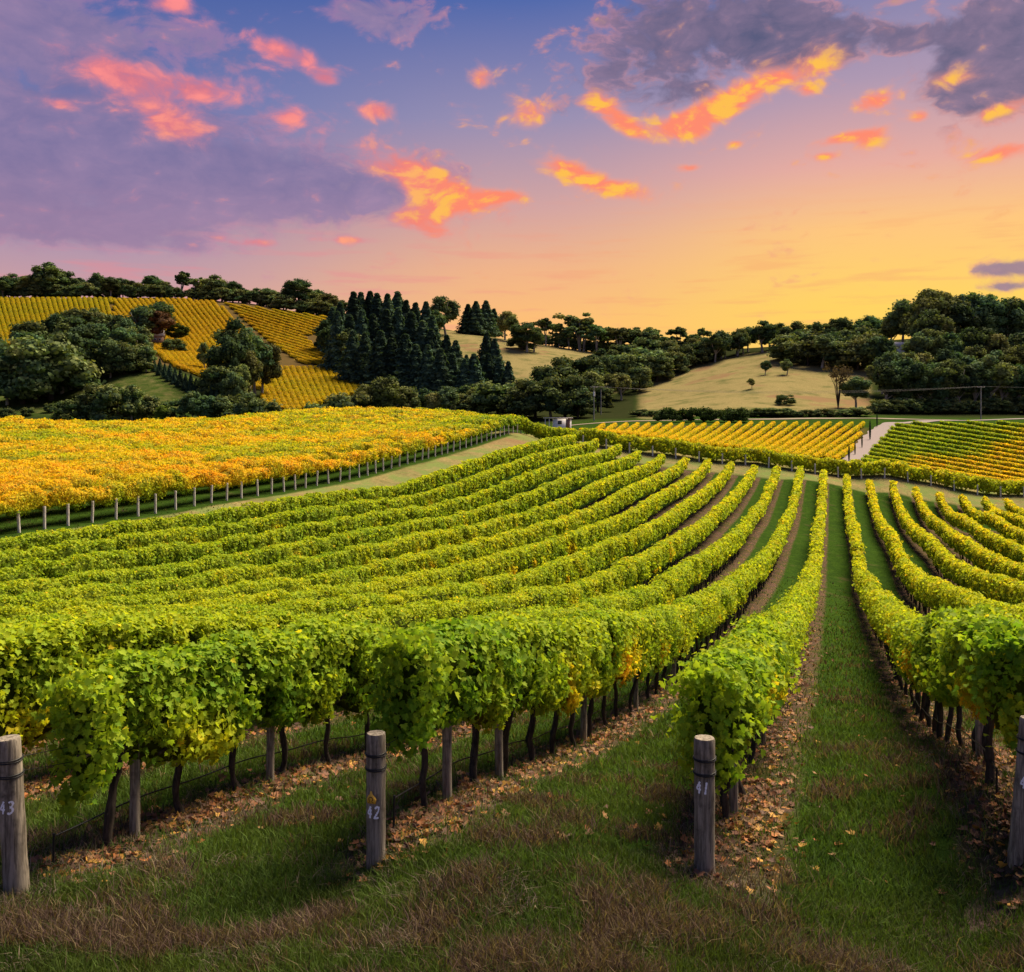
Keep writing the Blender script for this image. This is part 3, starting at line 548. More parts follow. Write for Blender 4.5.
# ---------------------------------------------------------------- distant vineyard blocks
def block_rows(poly, ang, gap, H, wid, yel, labf, group, lod=1., ymin=145, dens=.8, tone=1., step=2.5, fan=0., bot=.25, lump=.25):
    """parallel rows over a patch of hillside; ang in degrees, gap between rows measured in picture columns"""
    P = np.array(poly, float); cx_, cy_ = P.mean(0); n_ = 0; R = np.hypot(*(P.max(0)-P.min(0))); out_ = []
    for q in np.arange(-R, R, gap):
        a = math.radians(ang+fan*q/R); dx, dy = math.cos(a), math.sin(a)
        base_ = (cx_+q, cy_) if abs(dy) > .45 else (cx_, cy_+q)
        s = np.arange(-R, R, step); xs_, ys_ = base_[0]+dx*s, base_[1]+dy*s; ins = inpoly(xs_, ys_, poly)
        if ins.sum() < 3: continue
        pts = np.array([hit(x, y, 0, ymin) for x, y in zip(xs_[ins], ys_[ins])])
        out_.append((xs_[ins].mean(), pts))
    out_.sort(key=lambda k_: k_[0])
    for m, (xm, pts) in enumerate(out_):
        sm = pts.copy()
        for _ in range(3): sm[1:-1] = (sm[:-2]+2*sm[1:-1]+sm[2:])/4
        seg = np.linalg.norm(np.diff(sm, axis=0), axis=1); L = np.concatenate([[0], np.cumsum(seg)])
        if L[-1] < 2: continue
        s = np.arange(0, L[-1], 1.); pp = np.stack([np.interp(s, L, sm[:, k_]) for k_ in range(3)], -1)
        if len(pp) < 3: continue
        pp[:, 2] = tz(pp[:, 0], pp[:, 1])
        e = empty('vine_row', tuple(pp[0]), label=labf(m), cat='vine row', group=group)
        f = canopy(pp, None, 'foliage', e, yel, H=H, bot=bot, wid=wid, seed=200+m, dens=dens, lodmul=lod, lump=lump, tone=tone); f.location = -pp[0]
def yc(a, var=.3, s=.03): return lambda P: a+(fbm(P[:, 0]*s, P[:, 1]*s, 41)-.5)*var*2
block_rows([(578,436),(600,427),(868,425),(846,466),(760,459),(680,449),(620,443)], -36, 11.2, 1.2, .28, yc(.74, .12, .1), lambda m: f'yellow vine row of the small valley block, {ordn(m)} from the left', 'yellow vine rows in the valley block', .45, 150, 1.1, .85, lump=.1)
def yright(P):
    xi = CX+F*P[:, 0]/P[:, 1]; yi = HY+F*(HC-tz(P[:, 0], P[:, 1]))/P[:, 1]
    return .36+.36*sst(yi+(xi-960)*.25+(fbm(P[:, 0]*.06, P[:, 1]*.06, 43)-.5)*40, 440, 468)
block_rows([(895,426),(1080,424),(1080,505),(1000,488),(930,478),(858,468)], 10, 4.6, 1.15, .5, yright, lambda m: f'green and gold vine row right of the gravel lane, {ordn(m)} in that slope block', 'vine rows right of the gravel lane', .5, 150, 1., fan=8, lump=.12)
block_rows([(-60,299),(112,299),(112,420),(60,360),(-60,362)], 74, 5.2, 1.7, .9, yc(.72, .12), lambda m: f'olive gold vine row on the far left hill face, {ordn(m)} from the left edge', 'vine rows on the far left hill face', .62, 353, .6, .56)
block_rows([(113,299),(214,301),(262,345),(268,366),(262,392),(215,396),(150,352),(113,350)], 52, 5.4, 1.7, 1., yc(.8, .12), lambda m: f'gold vine row on the central hill face, {ordn(m)} from the left', 'vine rows on the central hill face', .62, 353, .6, .56)
block_rows([(224,304),(327,318),(322,335),(305,337),(320,352),(374,375),(300,364),(268,342)], 17, 2.7, 1.5, 1.2, yc(.78, .14), lambda m: f'gold vine row on the upper hill shoulder below the gum ridge, {ordn(m)} along', 'vine rows on the upper hill shoulder', .62, 380, .6, .56)
block_rows([(268,367),(330,369),(376,380),(357,396),(330,405),(292,416),(258,416)], 66, 6.0, 1.7, .9, yc(.76, .12), lambda m: f'gold vine row in the lower hill block by the conifers, {ordn(m)} from the left', 'vine rows in the lower hill block', .62, 325, .6, .62)
# ---------------------------------------------------------------- trees
def ico():
    t = (1+5**.5)/2; V = np.array([(-1,t,0),(1,t,0),(-1,-t,0),(1,-t,0),(0,-1,t),(0,1,t),(0,-1,-t),(0,1,-t),(t,0,-1),(t,0,1),(-t,0,-1),(-t,0,1)], float); V /= np.linalg.norm(V[0])
    Fc = np.array([(0,11,5),(0,5,1),(0,1,7),(0,7,10),(0,10,11),(1,5,9),(5,11,4),(11,10,2),(10,7,6),(7,1,8),(3,9,4),(3,4,2),(3,2,6),(3,6,8),(3,8,9),(4,9,5),(2,4,11),(6,2,10),(8,6,7),(9,8,1)]); return V, Fc
ICV, ICF = ico()
def crown_from(clumps, leaf, nper, cols, corek=.72, seed=0):
    r = np.random.default_rng(seed); Vs, Fs, Cs = [], [], []; off = 0
    for (c, rad) in clumps:
        c = np.array(c); rad = np.array(rad, float)*np.ones(3); base_ = np.array(cols[r.integers(len(cols))])*(.75+.5*r.random())
        n_ = int(nper*(.7+.6*r.random())); d = r.standard_normal((n_, 3)); d /= np.linalg.norm(d, axis=1)[:, None]; d[:, 2] = np.where(d[:, 2] < -.3, d[:, 2]*.5, d[:, 2])
        lump_ = 1+.3*np.sin(d[:, 0]*5+seed)*np.sin(d[:, 1]*4+c[0])+.15*r.standard_normal(n_)
        P = c+d*rad*(lump_*(1-.35*r.random(n_)**2))[:, None]
        C = base_*(.7+.6*r.random(n_))[:, None]
        V, Fc, Cv = leaves(P, d, leaf*(.6+.8*r.random(n_)), C, HEX_V, HEX_F, .4); Vs.append(V); Fs.append(Fc+off); Cs.append(Cv); off += len(V)
    T3 = []
    for (c, rad) in clumps:
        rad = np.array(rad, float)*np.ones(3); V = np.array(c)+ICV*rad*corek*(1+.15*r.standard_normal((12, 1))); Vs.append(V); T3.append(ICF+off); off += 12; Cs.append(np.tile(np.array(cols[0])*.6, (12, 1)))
    return np.vstack(Vs), [np.concatenate(Fs), np.concatenate(T3)], np.vstack(Cs)
DG = [(.075,.115,.05),(.095,.135,.05),(.13,.16,.055),(.075,.12,.06)]; OL = [(.14,.15,.05),(.17,.18,.055),(.11,.135,.05),(.19,.19,.065)]; CO = [(.04,.072,.048),(.054,.09,.054),(.07,.105,.056)]; BR = [(.1,.14,.02),(.07,.11,.02)]; RD = [(.13,.06,.03),(.1,.055,.03)]; OB = [(.16,.1,.06),(.13,.085,.055)]
def proto(kind, seed):
    """unit-height tree: list of (name, mesh)"""
    r = np.random.default_rng(seed*17+3); b = MB(); cl = []
    if kind in ('gum', 'olive', 'bright', 'red'):
        cols = {'gum': DG, 'olive': OL, 'bright': BR, 'red': RD}[kind]; nb = 7
        bend = r.normal()*.04; b.tube([(0,0,-.05),(bend*.4,0,.15),(bend,0.01,.34),(bend*1.2,.01,.55)], [.028,.022,.017,.01], 7)
        cz = .6+.05*r.random(); rx_ = .22+.07*r.random(); off_ = r.normal(size=2)*.04
        for q in range(nb):
            a = q/nb*6.283+r.normal()*.3; ro = rx_*(.45+.4*r.random()); z1 = .45+.35*r.random(); z0 = .2+.2*r.random()
            b.tube([(bend, 0, z0), (bend+.5*ro*math.cos(a), .5*ro*math.sin(a), (z0+z1)/2-.02), (bend+ro*math.cos(a), ro*math.sin(a), z1)], [.012,.008,.004], 5)
        for q in range(34):
            d_ = r.normal(size=3); d_ /= np.linalg.norm(d_); kk = (.35+.6*r.random()**.6); c_ = np.array((bend+off_[0], off_[1], cz))+d_*(rx_, rx_, .34)*kk
            if c_[2] < .16: continue
            cl.append((c_, (.06+.045*r.random(), .06+.045*r.random(), .08+.05*r.random())))
        cl.append(((bend+off_[0]*.5, off_[1]*.5, .91), (.1, .1, .08)))
        V, Fc, C = crown_from(cl, .03, 190, cols, .7, seed)
    elif kind == 'thin':
        k_ = 3
        for q in range(k_):
            a = r.random()*6.283; tip = np.array((.13*math.cos(a)*(q > 0), .13*math.sin(a)*(q > 0), .78+.12*r.random()))
            b.tube([(0,0,-.05),(tip[0]*.15, tip[1]*.15,.3),(tip[0]*.6,tip[1]*.6,.58),tip], [.02,.016,.011,.005], 6)
            for _ in range(7): cl.append((tip+r.normal(size=3)*(.08,.08,.09)-(0, 0, .06), (.055+.035*r.random(), .055+.035*r.random(), .055+.035*r.random())))
        for _ in range(2): cl.append(((r.normal()*.1, r.normal()*.1, .5+.15*r.random()), (.06,.06,.035)))
        V, Fc, C = crown_from(cl, .045, 80, DG+OL[:1], .55, seed)
    elif kind == 'bush':
        b.tube([(0,0,-.05),(.01,0,.25),(.0,0,.5)], [.035,.028,.015], 6)
        for q in range(36):
            a = r.random()*6.283; z = .12+.72*r.random()**.8; ro = .42*math.sqrt(max(0, 1-((z-.3)/.68)**2))*(.55+.45*r.random()); cl.append(((ro*math.cos(a), ro*math.sin(a), z), (.12+.04*r.random(), .12+.04*r.random(), .13)))
        V, Fc, C = crown_from(cl, .046, 140, [DG[0], DG[2], OL[0], OL[2]], .8, seed)
    elif kind in ('conifer', 'cypress'):
        b.tube([(0,0,-.05),(0,0,.4),(0,0,.97)], [.022,.015,.003], 7); n_ = 2400; wd = .2 if kind == 'conifer' else .085
        z = .06+.94*r.random(n_)**1.25; lay = np.sin(z*52+r.random(n_)*.8)*.5+.5; a = r.random(n_)*6.283
        wz = wd*(1-z)**.95*(.75+.35*lay)*(1+.25*np.sin(a*5+z*9+seed))+.012; 
        if kind == 'cypress': wz = wd*np.sin(np.clip(z, .02, 1)*math.pi)**.55*(.85+.15*r.random(n_))
        ro = wz*(1-.4*r.random(n_)**2); P = np.stack([ro*np.cos(a), ro*np.sin(a), z-.25*ro], -1); N = np.stack([np.cos(a), np.sin(a), np.full(n_, .35)], -1)
        C = np.array(CO)[r.integers(3, size=n_)]*(.7+.7*r.random(n_))[:, None]
        V, Fc, C = leaves(P, N, .045*(.6+.7*r.random(n_)), C, KIT_V, KIT_F, .5)
        K = 9; zz = np.linspace(.08, .98, 10); th = np.arange(K)/K*6.283; wc = (wd*(1-zz)**.8 if kind == 'conifer' else wd*np.sin(zz*math.pi)**.55)*.72+.003
        cv = np.stack([wc[:, None]*np.cos(th), wc[:, None]*np.sin(th), zz[:, None]+0*th], -1).reshape(-1, 3); i, j = np.meshgrid(np.arange(9), np.arange(K), indexing='ij'); j2 = (j+1) % K
        Q = np.stack([i*K+j, i*K+j2, (i+1)*K+j2, (i+1)*K+j], -1).reshape(-1, 4)+len(V); C = np.vstack([C, np.tile(np.array(CO[0])*.7, (len(cv), 1))]); V = np.vstack([V, cv]); Fc = [Fc, Q]
    elif kind == 'bare':
        for q in range(16):
            a = r.random()*6.283; ro = .1+.25*r.random(); z1 = .6+.4*r.random(); b.tube([(0,0,.0 if q else -.05),(ro*.25*math.cos(a), ro*.25*math.sin(a), z1*.5),(ro*math.cos(a), ro*math.sin(a), z1)], [.012,.008,.002], 5)
            cl.append(((ro*math.cos(a)*.9, ro*math.sin(a)*.9, z1*.9), (.1,.1,.12)))
        V, Fc, C = crown_from(cl, .028, 70, OB, .1, seed)
    tb = {'gum': M_TBARK, 'olive': M_TBARK, 'thin': M_TBARK}.get(kind, M_DBARK)
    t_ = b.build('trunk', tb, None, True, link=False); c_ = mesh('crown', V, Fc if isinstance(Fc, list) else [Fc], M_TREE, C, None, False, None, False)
    return t_.data, c_.data
NV = dict(gum=5, olive=4, bright=2, red=1, thin=4, bush=4, conifer=4, cypress=2, bare=1)
PROTO = {k: [proto(k, s+{'gum':0,'olive':20}.get(k, 40)) for s in range(v)] for k, v in NV.items()}
KINDN = dict(gum=('gum_tree', 'gum tree'), olive=('gum_tree', 'gum tree'), bright=('broadleaf_tree', 'tree'), red=('broadleaf_tree', 'tree'), thin=('gum_tree', 'gum tree'), bush=('round_tree', 'tree'), conifer=('conifer_tree', 'conifer'), cypress=('cypress_tree', 'cypress'), bare=('bare_tree', 'bare tree'))
TREES = []
def tree(kind, X, Y, h, wide, grp, lab=None):
    TREES.append((kind, X, Y, h, wide, grp, lab))
def timg(kind, x, ytop, ybase, wide, grp, ymin=255, lab=None):
    X, Y, z = hit(x, ybase, 0, ymin); tree(kind, X, Y, (HC+(HY-ytop)/F*Y)-z, wide, grp, lab)
def jit(s): return rng.normal()*s
R1 = 'gum trees along the left ridge'
for x in np.arange(-70, 330, 9.):
    Y = 603+jit(4); X = (x+5+jit(2)-CX)/F*Y; tree('bush', X, Y, 7.5+2.5*rng.random(), 1.25, R1)
for x in np.arange(-70, 348, 10.5):
    top = np.interp(x, [-70,0,20,40,60,80,100,130,150,165,180,200,215,250,280,310,335,348], [275,280,276,266,268,277,274,279,275,283,274,279,277,283,285,285,291,296]); gy = np.interp(x, [0,170,250,330], [297,298,303,318])
    Y = 600+jit(5)+8; X = (x+jit(2.5)-CX)/F*Y; z = tz(X, Y); tree('thin' if 172 < x < 196 else ('gum' if rng.random() < .7 else 'olive'), X, Y, (HC+(HY-top+jit(3))/F*Y)-z, 1.35 if not 172 < x < 196 else 1., R1)
L2 = 'dark trees in the gully wood at far left'
for x, yt, yb in [(-30,350,404),(-8,352,404),(8,352,405),(22,346,404),(35,340,402),(48,334,400),(60,330,394),(72,332,390),(84,336,385),(96,334,380),(110,336,378),(124,338,374),(136,342,372),(146,348,372),
                  (20,330,372),(40,322,362),(55,317,358),(68,312,352),(80,307,348),(92,306,345),(104,311,346),(116,314,348),(128,318,350),(136,328,352),(-20,325,370),(0,340,385),(15,338,385),(30,328,380),(100,322,362),(75,322,366),(120,326,362),(138,334,360)]:
    timg('bush' if rng.random() < .45 else 'gum', x+jit(1.5), yt+jit(1.5), yb, 1.0, L2)
timg('gum', 162, 297, 338, 1.2, L2, lab='dark rounded tree standing behind the farmhouse on the hill'); timg('gum', 145, 306, 345, 1.2, L2, lab='dark tree left of the farmhouse roof')
timg('red', 160, 312, 345, 1.25, L2, lab='rusty red leaved tree beside the hill farmhouse'); timg('bright', 175, 322, 345, 1.3, L2, lab='bright green rounded tree right of the hill farmhouse'); timg('bush', 174, 338, 353, 1.2, L2, lab='low green shrub tree in front of the hill farmhouse')
L3 = 'small conifers of the hillside windbreak'
for q in range(15): timg('conifer', 144+q*5.2, 352+q*2.6+jit(1), 366+q*3.0, 1.5, L3)
M3 = 'trees in the clump between the hill blocks'
for x, yt, yb, k in [(226,330,400,'gum'),(236,323,398,'gum'),(246,324,398,'gum'),(255,330,396,'gum'),(262,342,396,'olive'),(250,344,404,'olive'),(240,366,410,'olive'),(232,372,412,'gum'),(222,362,404,'bush'),(205,343,372,'olive')]:
    timg(k, x, yt, yb, .72 if k != 'bush' else .95, M3)
B4 = 'bushy trees behind the golden rise'
for x, yt, k in [(-20,404,'bush'),(5,405,'bush'),(28,407,'bush'),(50,402,'bush'),(70,398,'bush'),(88,392,'gum'),(104,384,'bush'),(118,380,'bush'),(132,386,'gum'),(146,396,'bush'),(160,404,'bright'),(175,398,'bush'),(190,388,'gum'),(205,392,'gum'),(218,400,'bush'),(232,392,'bush'),(248,390,'gum'),(262,398,'bush'),(282,406,'bush'),(300,405,'bush'),(318,403,'bush'),(336,396,'gum'),(350,390,'bush'),(365,386,'olive'),(380,380,'olive'),(394,378,'olive'),(408,383,'olive'),(424,388,'gum'),(438,390,'olive'),(450,384,'gum')]:
    Y = 280+jit(5)+(x > 320)*12; X = (x-CX)/F*Y; z = tz(X, Y); tree(k, X, Y, (HC+(HY-yt)/F*Y)-z, 1.0, B4)
C4 = 'dark conifers of the hillside plantation'
for x, yt, yb in [(332,306,352),(342,300,355),(352,293,352),(361,291,350),(370,294,350),(380,296,352),(388,298,355),(397,291,352),(407,296,356),(415,298,356),(424,305,362),(433,316,365),
                  (338,316,372),(350,310,372),(362,312,374),(374,312,374),(386,314,376),(398,312,376),(410,316,378),(422,322,380),(434,328,382),(446,336,384),(456,344,388),(466,350,390),
                  (380,330,390),(392,335,392),(404,336,394),(416,338,396),(428,342,398),(440,346,400),(452,350,400),(464,354,402),(476,356,402),(488,352,400),(498,358,400),(486,336,380),(494,338,384),(508,362,402),(352,326,384),(366,328,386)]:
    timg('conifer', x+jit(1), yt+jit(1), yb, 1.65 if yb < 380 else 1.9, C4)
for x, yt, yb in [(327,318,352),(336,325,365),(330,335,358),(345,330,372),(318,338,352)]: timg('gum', x, yt, yb, 1.2, C4, lab=None)
timg('gum', 446, 298, 335, 1.1, 'trees on the brown middle hill', lab='open crowned gum rising above the conifer plantation'); timg('gum', 436, 308, 340, 1.1, 'trees on the brown middle hill')
H5 = 'trees on the brown middle hill'
for x, yt, yb, k, wd in [(468,306,334,'conifer',2.2),(476,299,335,'conifer',2.0),(486,301,336,'conifer',2.0),(494,310,337,'conifer',2.2),(505,309,340,'olive',1.),(514,313,342,'olive',1.),(527,323,352,'gum',1.2),(534,326,352,'gum',1.1),(522,330,350,'bush',1.2),(546,320,346,'thin',1.1)]:
    timg(k, x, yt, yb, wd, H5)
T6 = 'thin gums on the middle skyline'
for x in np.arange(548, 704, 6.):
    Y = 552+jit(3); X = (x+3+jit(1.5)-CX)/F*Y; tree('bush', X, Y, 6.+2.5*rng.random(), 1.3, T6)
for x in np.arange(552, 700, 5.6):
    Y = 545+jit(6); X = (x+jit(1.5)-CX)/F*Y; top = 327+jit(4)+(x > 610)*4+(x > 660)*2; tree('thin', X, Y, HC+(HY-top)/F*Y-tz(X, Y), 1.25, T6)
B7 = 'trees filling the middle valley'
for x, yt, yb in [(560,362,396),(575,357,396),(590,356,394),(605,357,392),(620,354,388),(634,350,384),(648,348,380),(575,372,408),(592,372,408),(608,374,405),(622,372,400),(600,384,412),(640,364,392),(655,357,382),(668,350,375),(682,345,370),(696,342,366),(710,340,362),(724,337,358),(738,333,356),(630,342,368),(645,340,366),(660,342,366),(675,338,362),(690,336,360),(616,345,368),(604,348,372),
                  (498,382,416),(512,380,416),(486,384,414),(474,386,412),(460,390,412),(536,376,418),(550,374,418),(564,378,418),(576,386,418),(524,384,416),(548,360,398),(470,378,404)]:
    timg('bush' if rng.random() < .5 else ('olive' if rng.random() < .5 else 'gum'), x+jit(1.5), yt+jit(1), yb, 1.05, B7)
R8 = 'gums on the ridge behind the grassy hill'
for x in np.arange(704, 890, 9.5):
    top = np.interp(x, [700,735,750,775,800,830,850,870,890], [338,327,322,319,322,321,320,316,317])+jit(3); Y = 440+jit(6); X = (x+jit(2)-CX)/F*Y; tree('gum' if rng.random() < .75 else 'olive', X, Y, HC+(HY-top)/F*Y-tz(X, Y), 1.15, R8)
for x, yt, yb in [(797,332,362),(808,338,366),(822,336,368),(834,330,364),(846,334,368),(858,338,370),(868,330,368),(880,334,372),(800,330,356),(815,328,358),(850,326,358)]: timg('bush' if rng.random() < .5 else 'gum', x, yt, yb, 1.25, R8)
R9 = 'tall gums of the forest at right'
for x, yt, yb in [(893,318,350),(903,300,350),(914,294,351),(926,289,356),(938,291,356),(950,293,357),(962,299,358),(975,296,357),(988,295,358),(1002,297,358),(1016,298,358),(1030,300,358),(1046,298,358),(1064,300,358),(928,312,368),(945,316,368),
                  (886,334,376),(920,332,378),(934,330,378),(952,336,380),(970,326,378),(986,328,378),(1000,334,380),(1018,330,378),(1036,332,380),(1055,330,380),
                  (882,352,394),(896,354,396),(912,352,396),(928,350,394),(944,348,396),(962,352,396),(980,344,394),(998,352,396),(1016,350,396),(1036,350,396),
                  (884,366,411),(894,358,411),(906,360,412),(920,364,412),(934,362,412),(948,366,412),(962,362,412),(976,366,412),(990,356,412),(1004,364,412),(1018,366,412),(1034,362,412),(1050,364,412)]:
    timg(rng.choice(['gum', 'olive', 'gum']), x+jit(1.5), yt+jit(1.5), yb, .92, R9)
for x in np.arange(880, 1075, 9.): timg('bush', x+jit(2), 399+jit(2), 413.5, 1.3, R9)
timg('bare', 838, 364, 408, .7, R9, lab='leafless rusty tree at the foot of the grassy hill'); timg('gum', 856, 374, 409, 1.15, R9, lab='lone round gum beside the leafless rusty tree')
timg('gum', 765, 361, 375, .9, R9, lab='left one of two small dark trees on the grassy hill'); timg('gum', 787, 360, 375, 1., R9, lab='right one of two small dark trees on the grassy hill'); timg('olive', 752, 378, 389, 1.3, R9, lab='small pale shrub halfway up the grassy hill')
timg('bush', 785, 394, 405, 1.5, R9, lab='flat wide dark shrub low on the grassy hill')
H10 = 'low shrubs along the dirt track'
for x in list(np.arange(640, 672, 8))+list(np.arange(752, 862, 9)): timg('bush', x, 409+jit(1.5), 416.5, 2.2, H10, 245)
P11 = 'slim dark cypresses beside the gravel lane'
for x, yt, yb in [(842,453,468),(849,443,462),(855,440,455),(862,433,448),(870,419,440),(877,412,427)]: timg('cypress', x, yt+1.5, yb, .5, P11, 150)
TREES.sort(key=lambda t: CX+F*t[1]/t[2]); cnt = {}
KD = {'gum': 'dark leafy gum', 'olive': 'olive green gum', 'bright': 'bright green tree', 'red': 'rusty tree', 'thin': 'thin open gum', 'bush': 'dark rounded tree', 'conifer': 'dark pointed conifer', 'cypress': 'slim dark cypress', 'bare': 'bare tree'}
WH = {R1: 'on the left skyline ridge', L2: 'in the gully wood at far left', L3: 'in the hillside windbreak line', M3: 'in the clump between hill blocks', B4: 'just behind the golden rise', C4: 'of the hillside plantation', H5: 'on the brown middle hill', T6: 'on the middle skyline', B7: 'in the middle valley', R8: 'behind the grassy hill', R9: 'in the forest at right', H10: 'beside the dirt track', P11: 'beside the gravel lane'}
for kind, X, Y, h, wide, grp, lab in TREES:
    key = (kind, grp); cnt[key] = cnt.get(key, -1)+1
    tm, cm = PROTO[kind][rng.integers(len(PROTO[kind]))]; nm, cat = KINDN[kind]
    if lab is None: lab = f'{KD[kind]} {WH[grp]}, {ordn(cnt[key])} from left'
    e = empty(nm, (X, Y, float(tz(X, Y))), rng.random()*6.283, label=lab, cat=cat, group=grp); s_ = wide*{'conifer': .85+.2*rng.random(), 'cypress': 1.2}.get(kind, 1.15+.35*rng.random()); h = h*(1 if kind == 'cypress' else .9+.18*rng.random()); e.scale = (h*s_, h*s_, h)
    for md, nn in ((tm, 'trunk'), (cm, 'crown')):
        o = bpy.data.objects.new(nn, md); COL.objects.link(o); o.parent = e
# hedge by the valley block
r = np.random.default_rng(4); cl = []
for q in range(110): cl.append(((r.uniform(-11.5, 11.5), r.normal()*.7, .6+2.2*r.random()), (1.1, .9, .9)))
V, Fc, C = crown_from(cl, .34, 90, [(.05,.085,.02),(.04,.07,.018)], .8, 9)
X, Y = (702-CX)/F*243, 243; o = mesh('hedge', V, Fc, M_TREE, C); o.location = (X, Y, tz(X, Y)); tag(o, 'long clipped dark green hedge behind the yellow valley block', 'hedge')
# ---------------------------------------------------------------- buildings and poles
def house(x, ytop, ybase, wm, dm, wallm, lab, name, rz=0., ymin=255):
    X, Y, z = hit(x, ybase, 0, ymin); hh = (HC+(HY-ytop)/F*Y)-z; e = empty(name, (X, Y, z), rz, label=lab, cat='house'); wh = hh*.58
    b = MB(); b.box((0, 0, wh/2-.2), (wm, dm, wh+.4)); b.build('wall', wallm, e)
    b = MB(); x_, y_ = wm/2+.4, dm/2+.5; V = [(-x_,-y_,wh+.03),(x_,-y_,wh+.03),(x_,y_,wh+.03),(-x_,y_,wh+.03),(-x_,0,hh),(x_,0,hh)]; b.add(V, [(0,1,5,4),(2,3,4,5),(0,3,2,1)], [(1,2,5),(0,4,3)]); b.build('roof', M_ROOF, e)
    for q in (-.3, .02, .33):
        b = MB(); b.box((q*wm, -dm/2-.03, wh*.55), (1.1, .1, 1.)); f_ = b.build('window', M_WHITE, e); b = MB(); b.box((q*wm, -dm/2-.09, wh*.55), (.9, .04, .8)); b.build('pane', M_GLASS, f_)
    b = MB(); b.box((.18*wm, -dm/2-.03, 1.), (.9, .08, 2.)); b.build('door', M_BRICK, e); return e
house(156, 330, 345, 7, 6, M_BRICK, 'small pale roofed farmhouse among trees on the vineyard hill', 'farmhouse', .2)
house(905, 342, 354, 8, 6, M_WHITE, 'pale roofed house half hidden in the forest at right', 'house')
# shed
Ys = 190.; Xs = (558-CX)/F*Ys; zt = HC+(HY-418)/F*Ys; zg = tz(Xs, Ys); hh = zt-zg
e = empty('shed', (Xs, Ys, zg), 0, label='small flat roofed white shed with an open left bay behind the vine rows', cat='shed')
b = MB(); b.box((.8, 0, (hh-.1)/2-.1), (3.6, 2.6, hh)); b.build('wall', M_WHITE, e)
b = MB(); b.box((0, 0, hh+.0), (5.8, 3.2, .14)); b.build('roof', M_ROOF, e)
for q in (-2.6, -1.8): b = MB(); b.box((q, -1.4, hh/2-.1), (.12, .12, hh-.12)); b.build('post', M_WHITE, e)
b = MB(); b.box((1.9, -1.33, hh-1.15), (.8, .06, 1.9)); dd = b.build('door', M_BRICK, e)
b = MB(); b.box((.3, -1.33, hh-.9), (.8, .06, .7)); b.build('window', M_GLASS, e)
def pole(x, ytop, Y, lab, arm=True, can=False):
    X = (x-CX)/F*Y; z = tz(X, Y); H_ = HC+(HY-ytop)/F*Y-z; e = empty('power_pole', (X, Y, z), 0, label=lab, cat='power pole', group='power poles')
    b = MB(); b.tube([(0,0,-.3),(0,0,H_/2),(0,0,H_)], [.17,.15,.12], 10); b.build('pole', M_POLE, e, True)
    if arm:
        b = MB(); b.box((0, -.16, H_-.35), (2.0, .12, .14)); a_ = b.build('crossarm', M_POLE, e)
        for q in (-.9, 0, .9): b = MB(); b.tube([(q,-.16,H_-.28),(q,-.16,H_-.08)], [.06,.05], 8); b.build('insulator', M_WHITE, a_)
    if can: b = MB(); b.tube([(0,-.4,H_-2.8),(0,-.4,H_-1.6)], [.28,.28], 12); b.build('transformer', M_WHITE, e)
    return np.array((X, Y-.16, z+H_-.12))
pA = pole(594, 386, 262, 'grey power pole with a white transformer in front of the valley trees', True, True); pB = pole(981, 386, 256, 'grey power pole with a crossarm in front of the forest at right')
pC = pole(601, 389, 300, 'thin plain pole just right of the transformer pole', False); pD = pole(449*1.+300, 388, 262, 'x', True) if False else None
def wire(a, b_, sag, lab, r_=.02):
    t = np.linspace(0, 1, 40)[:, None]; P = a+(b_-a)*t; P[:, 2] -= sag*4*(t*(1-t))[:, 0]; b = MB(); b.tube(P, r_, 5); o = b.build('power_line', M_POLE); tag(o, lab, 'power line', 'power lines')
off = np.array((0, 0, 0))
for q, nm in ((-.9, 'left'), (0, 'middle'), (.9, 'right')):
    wire(pA+(q, 0, 0), pB+(q, 0, 0), 1.6+.3*q, f'power line wire strung between the two crossarm poles from their {nm} insulators')
wire(pB+(.9, 0, 0), pB+(60, -3, 1.), .8, 'power line wire running off the right pole to the frame edge')
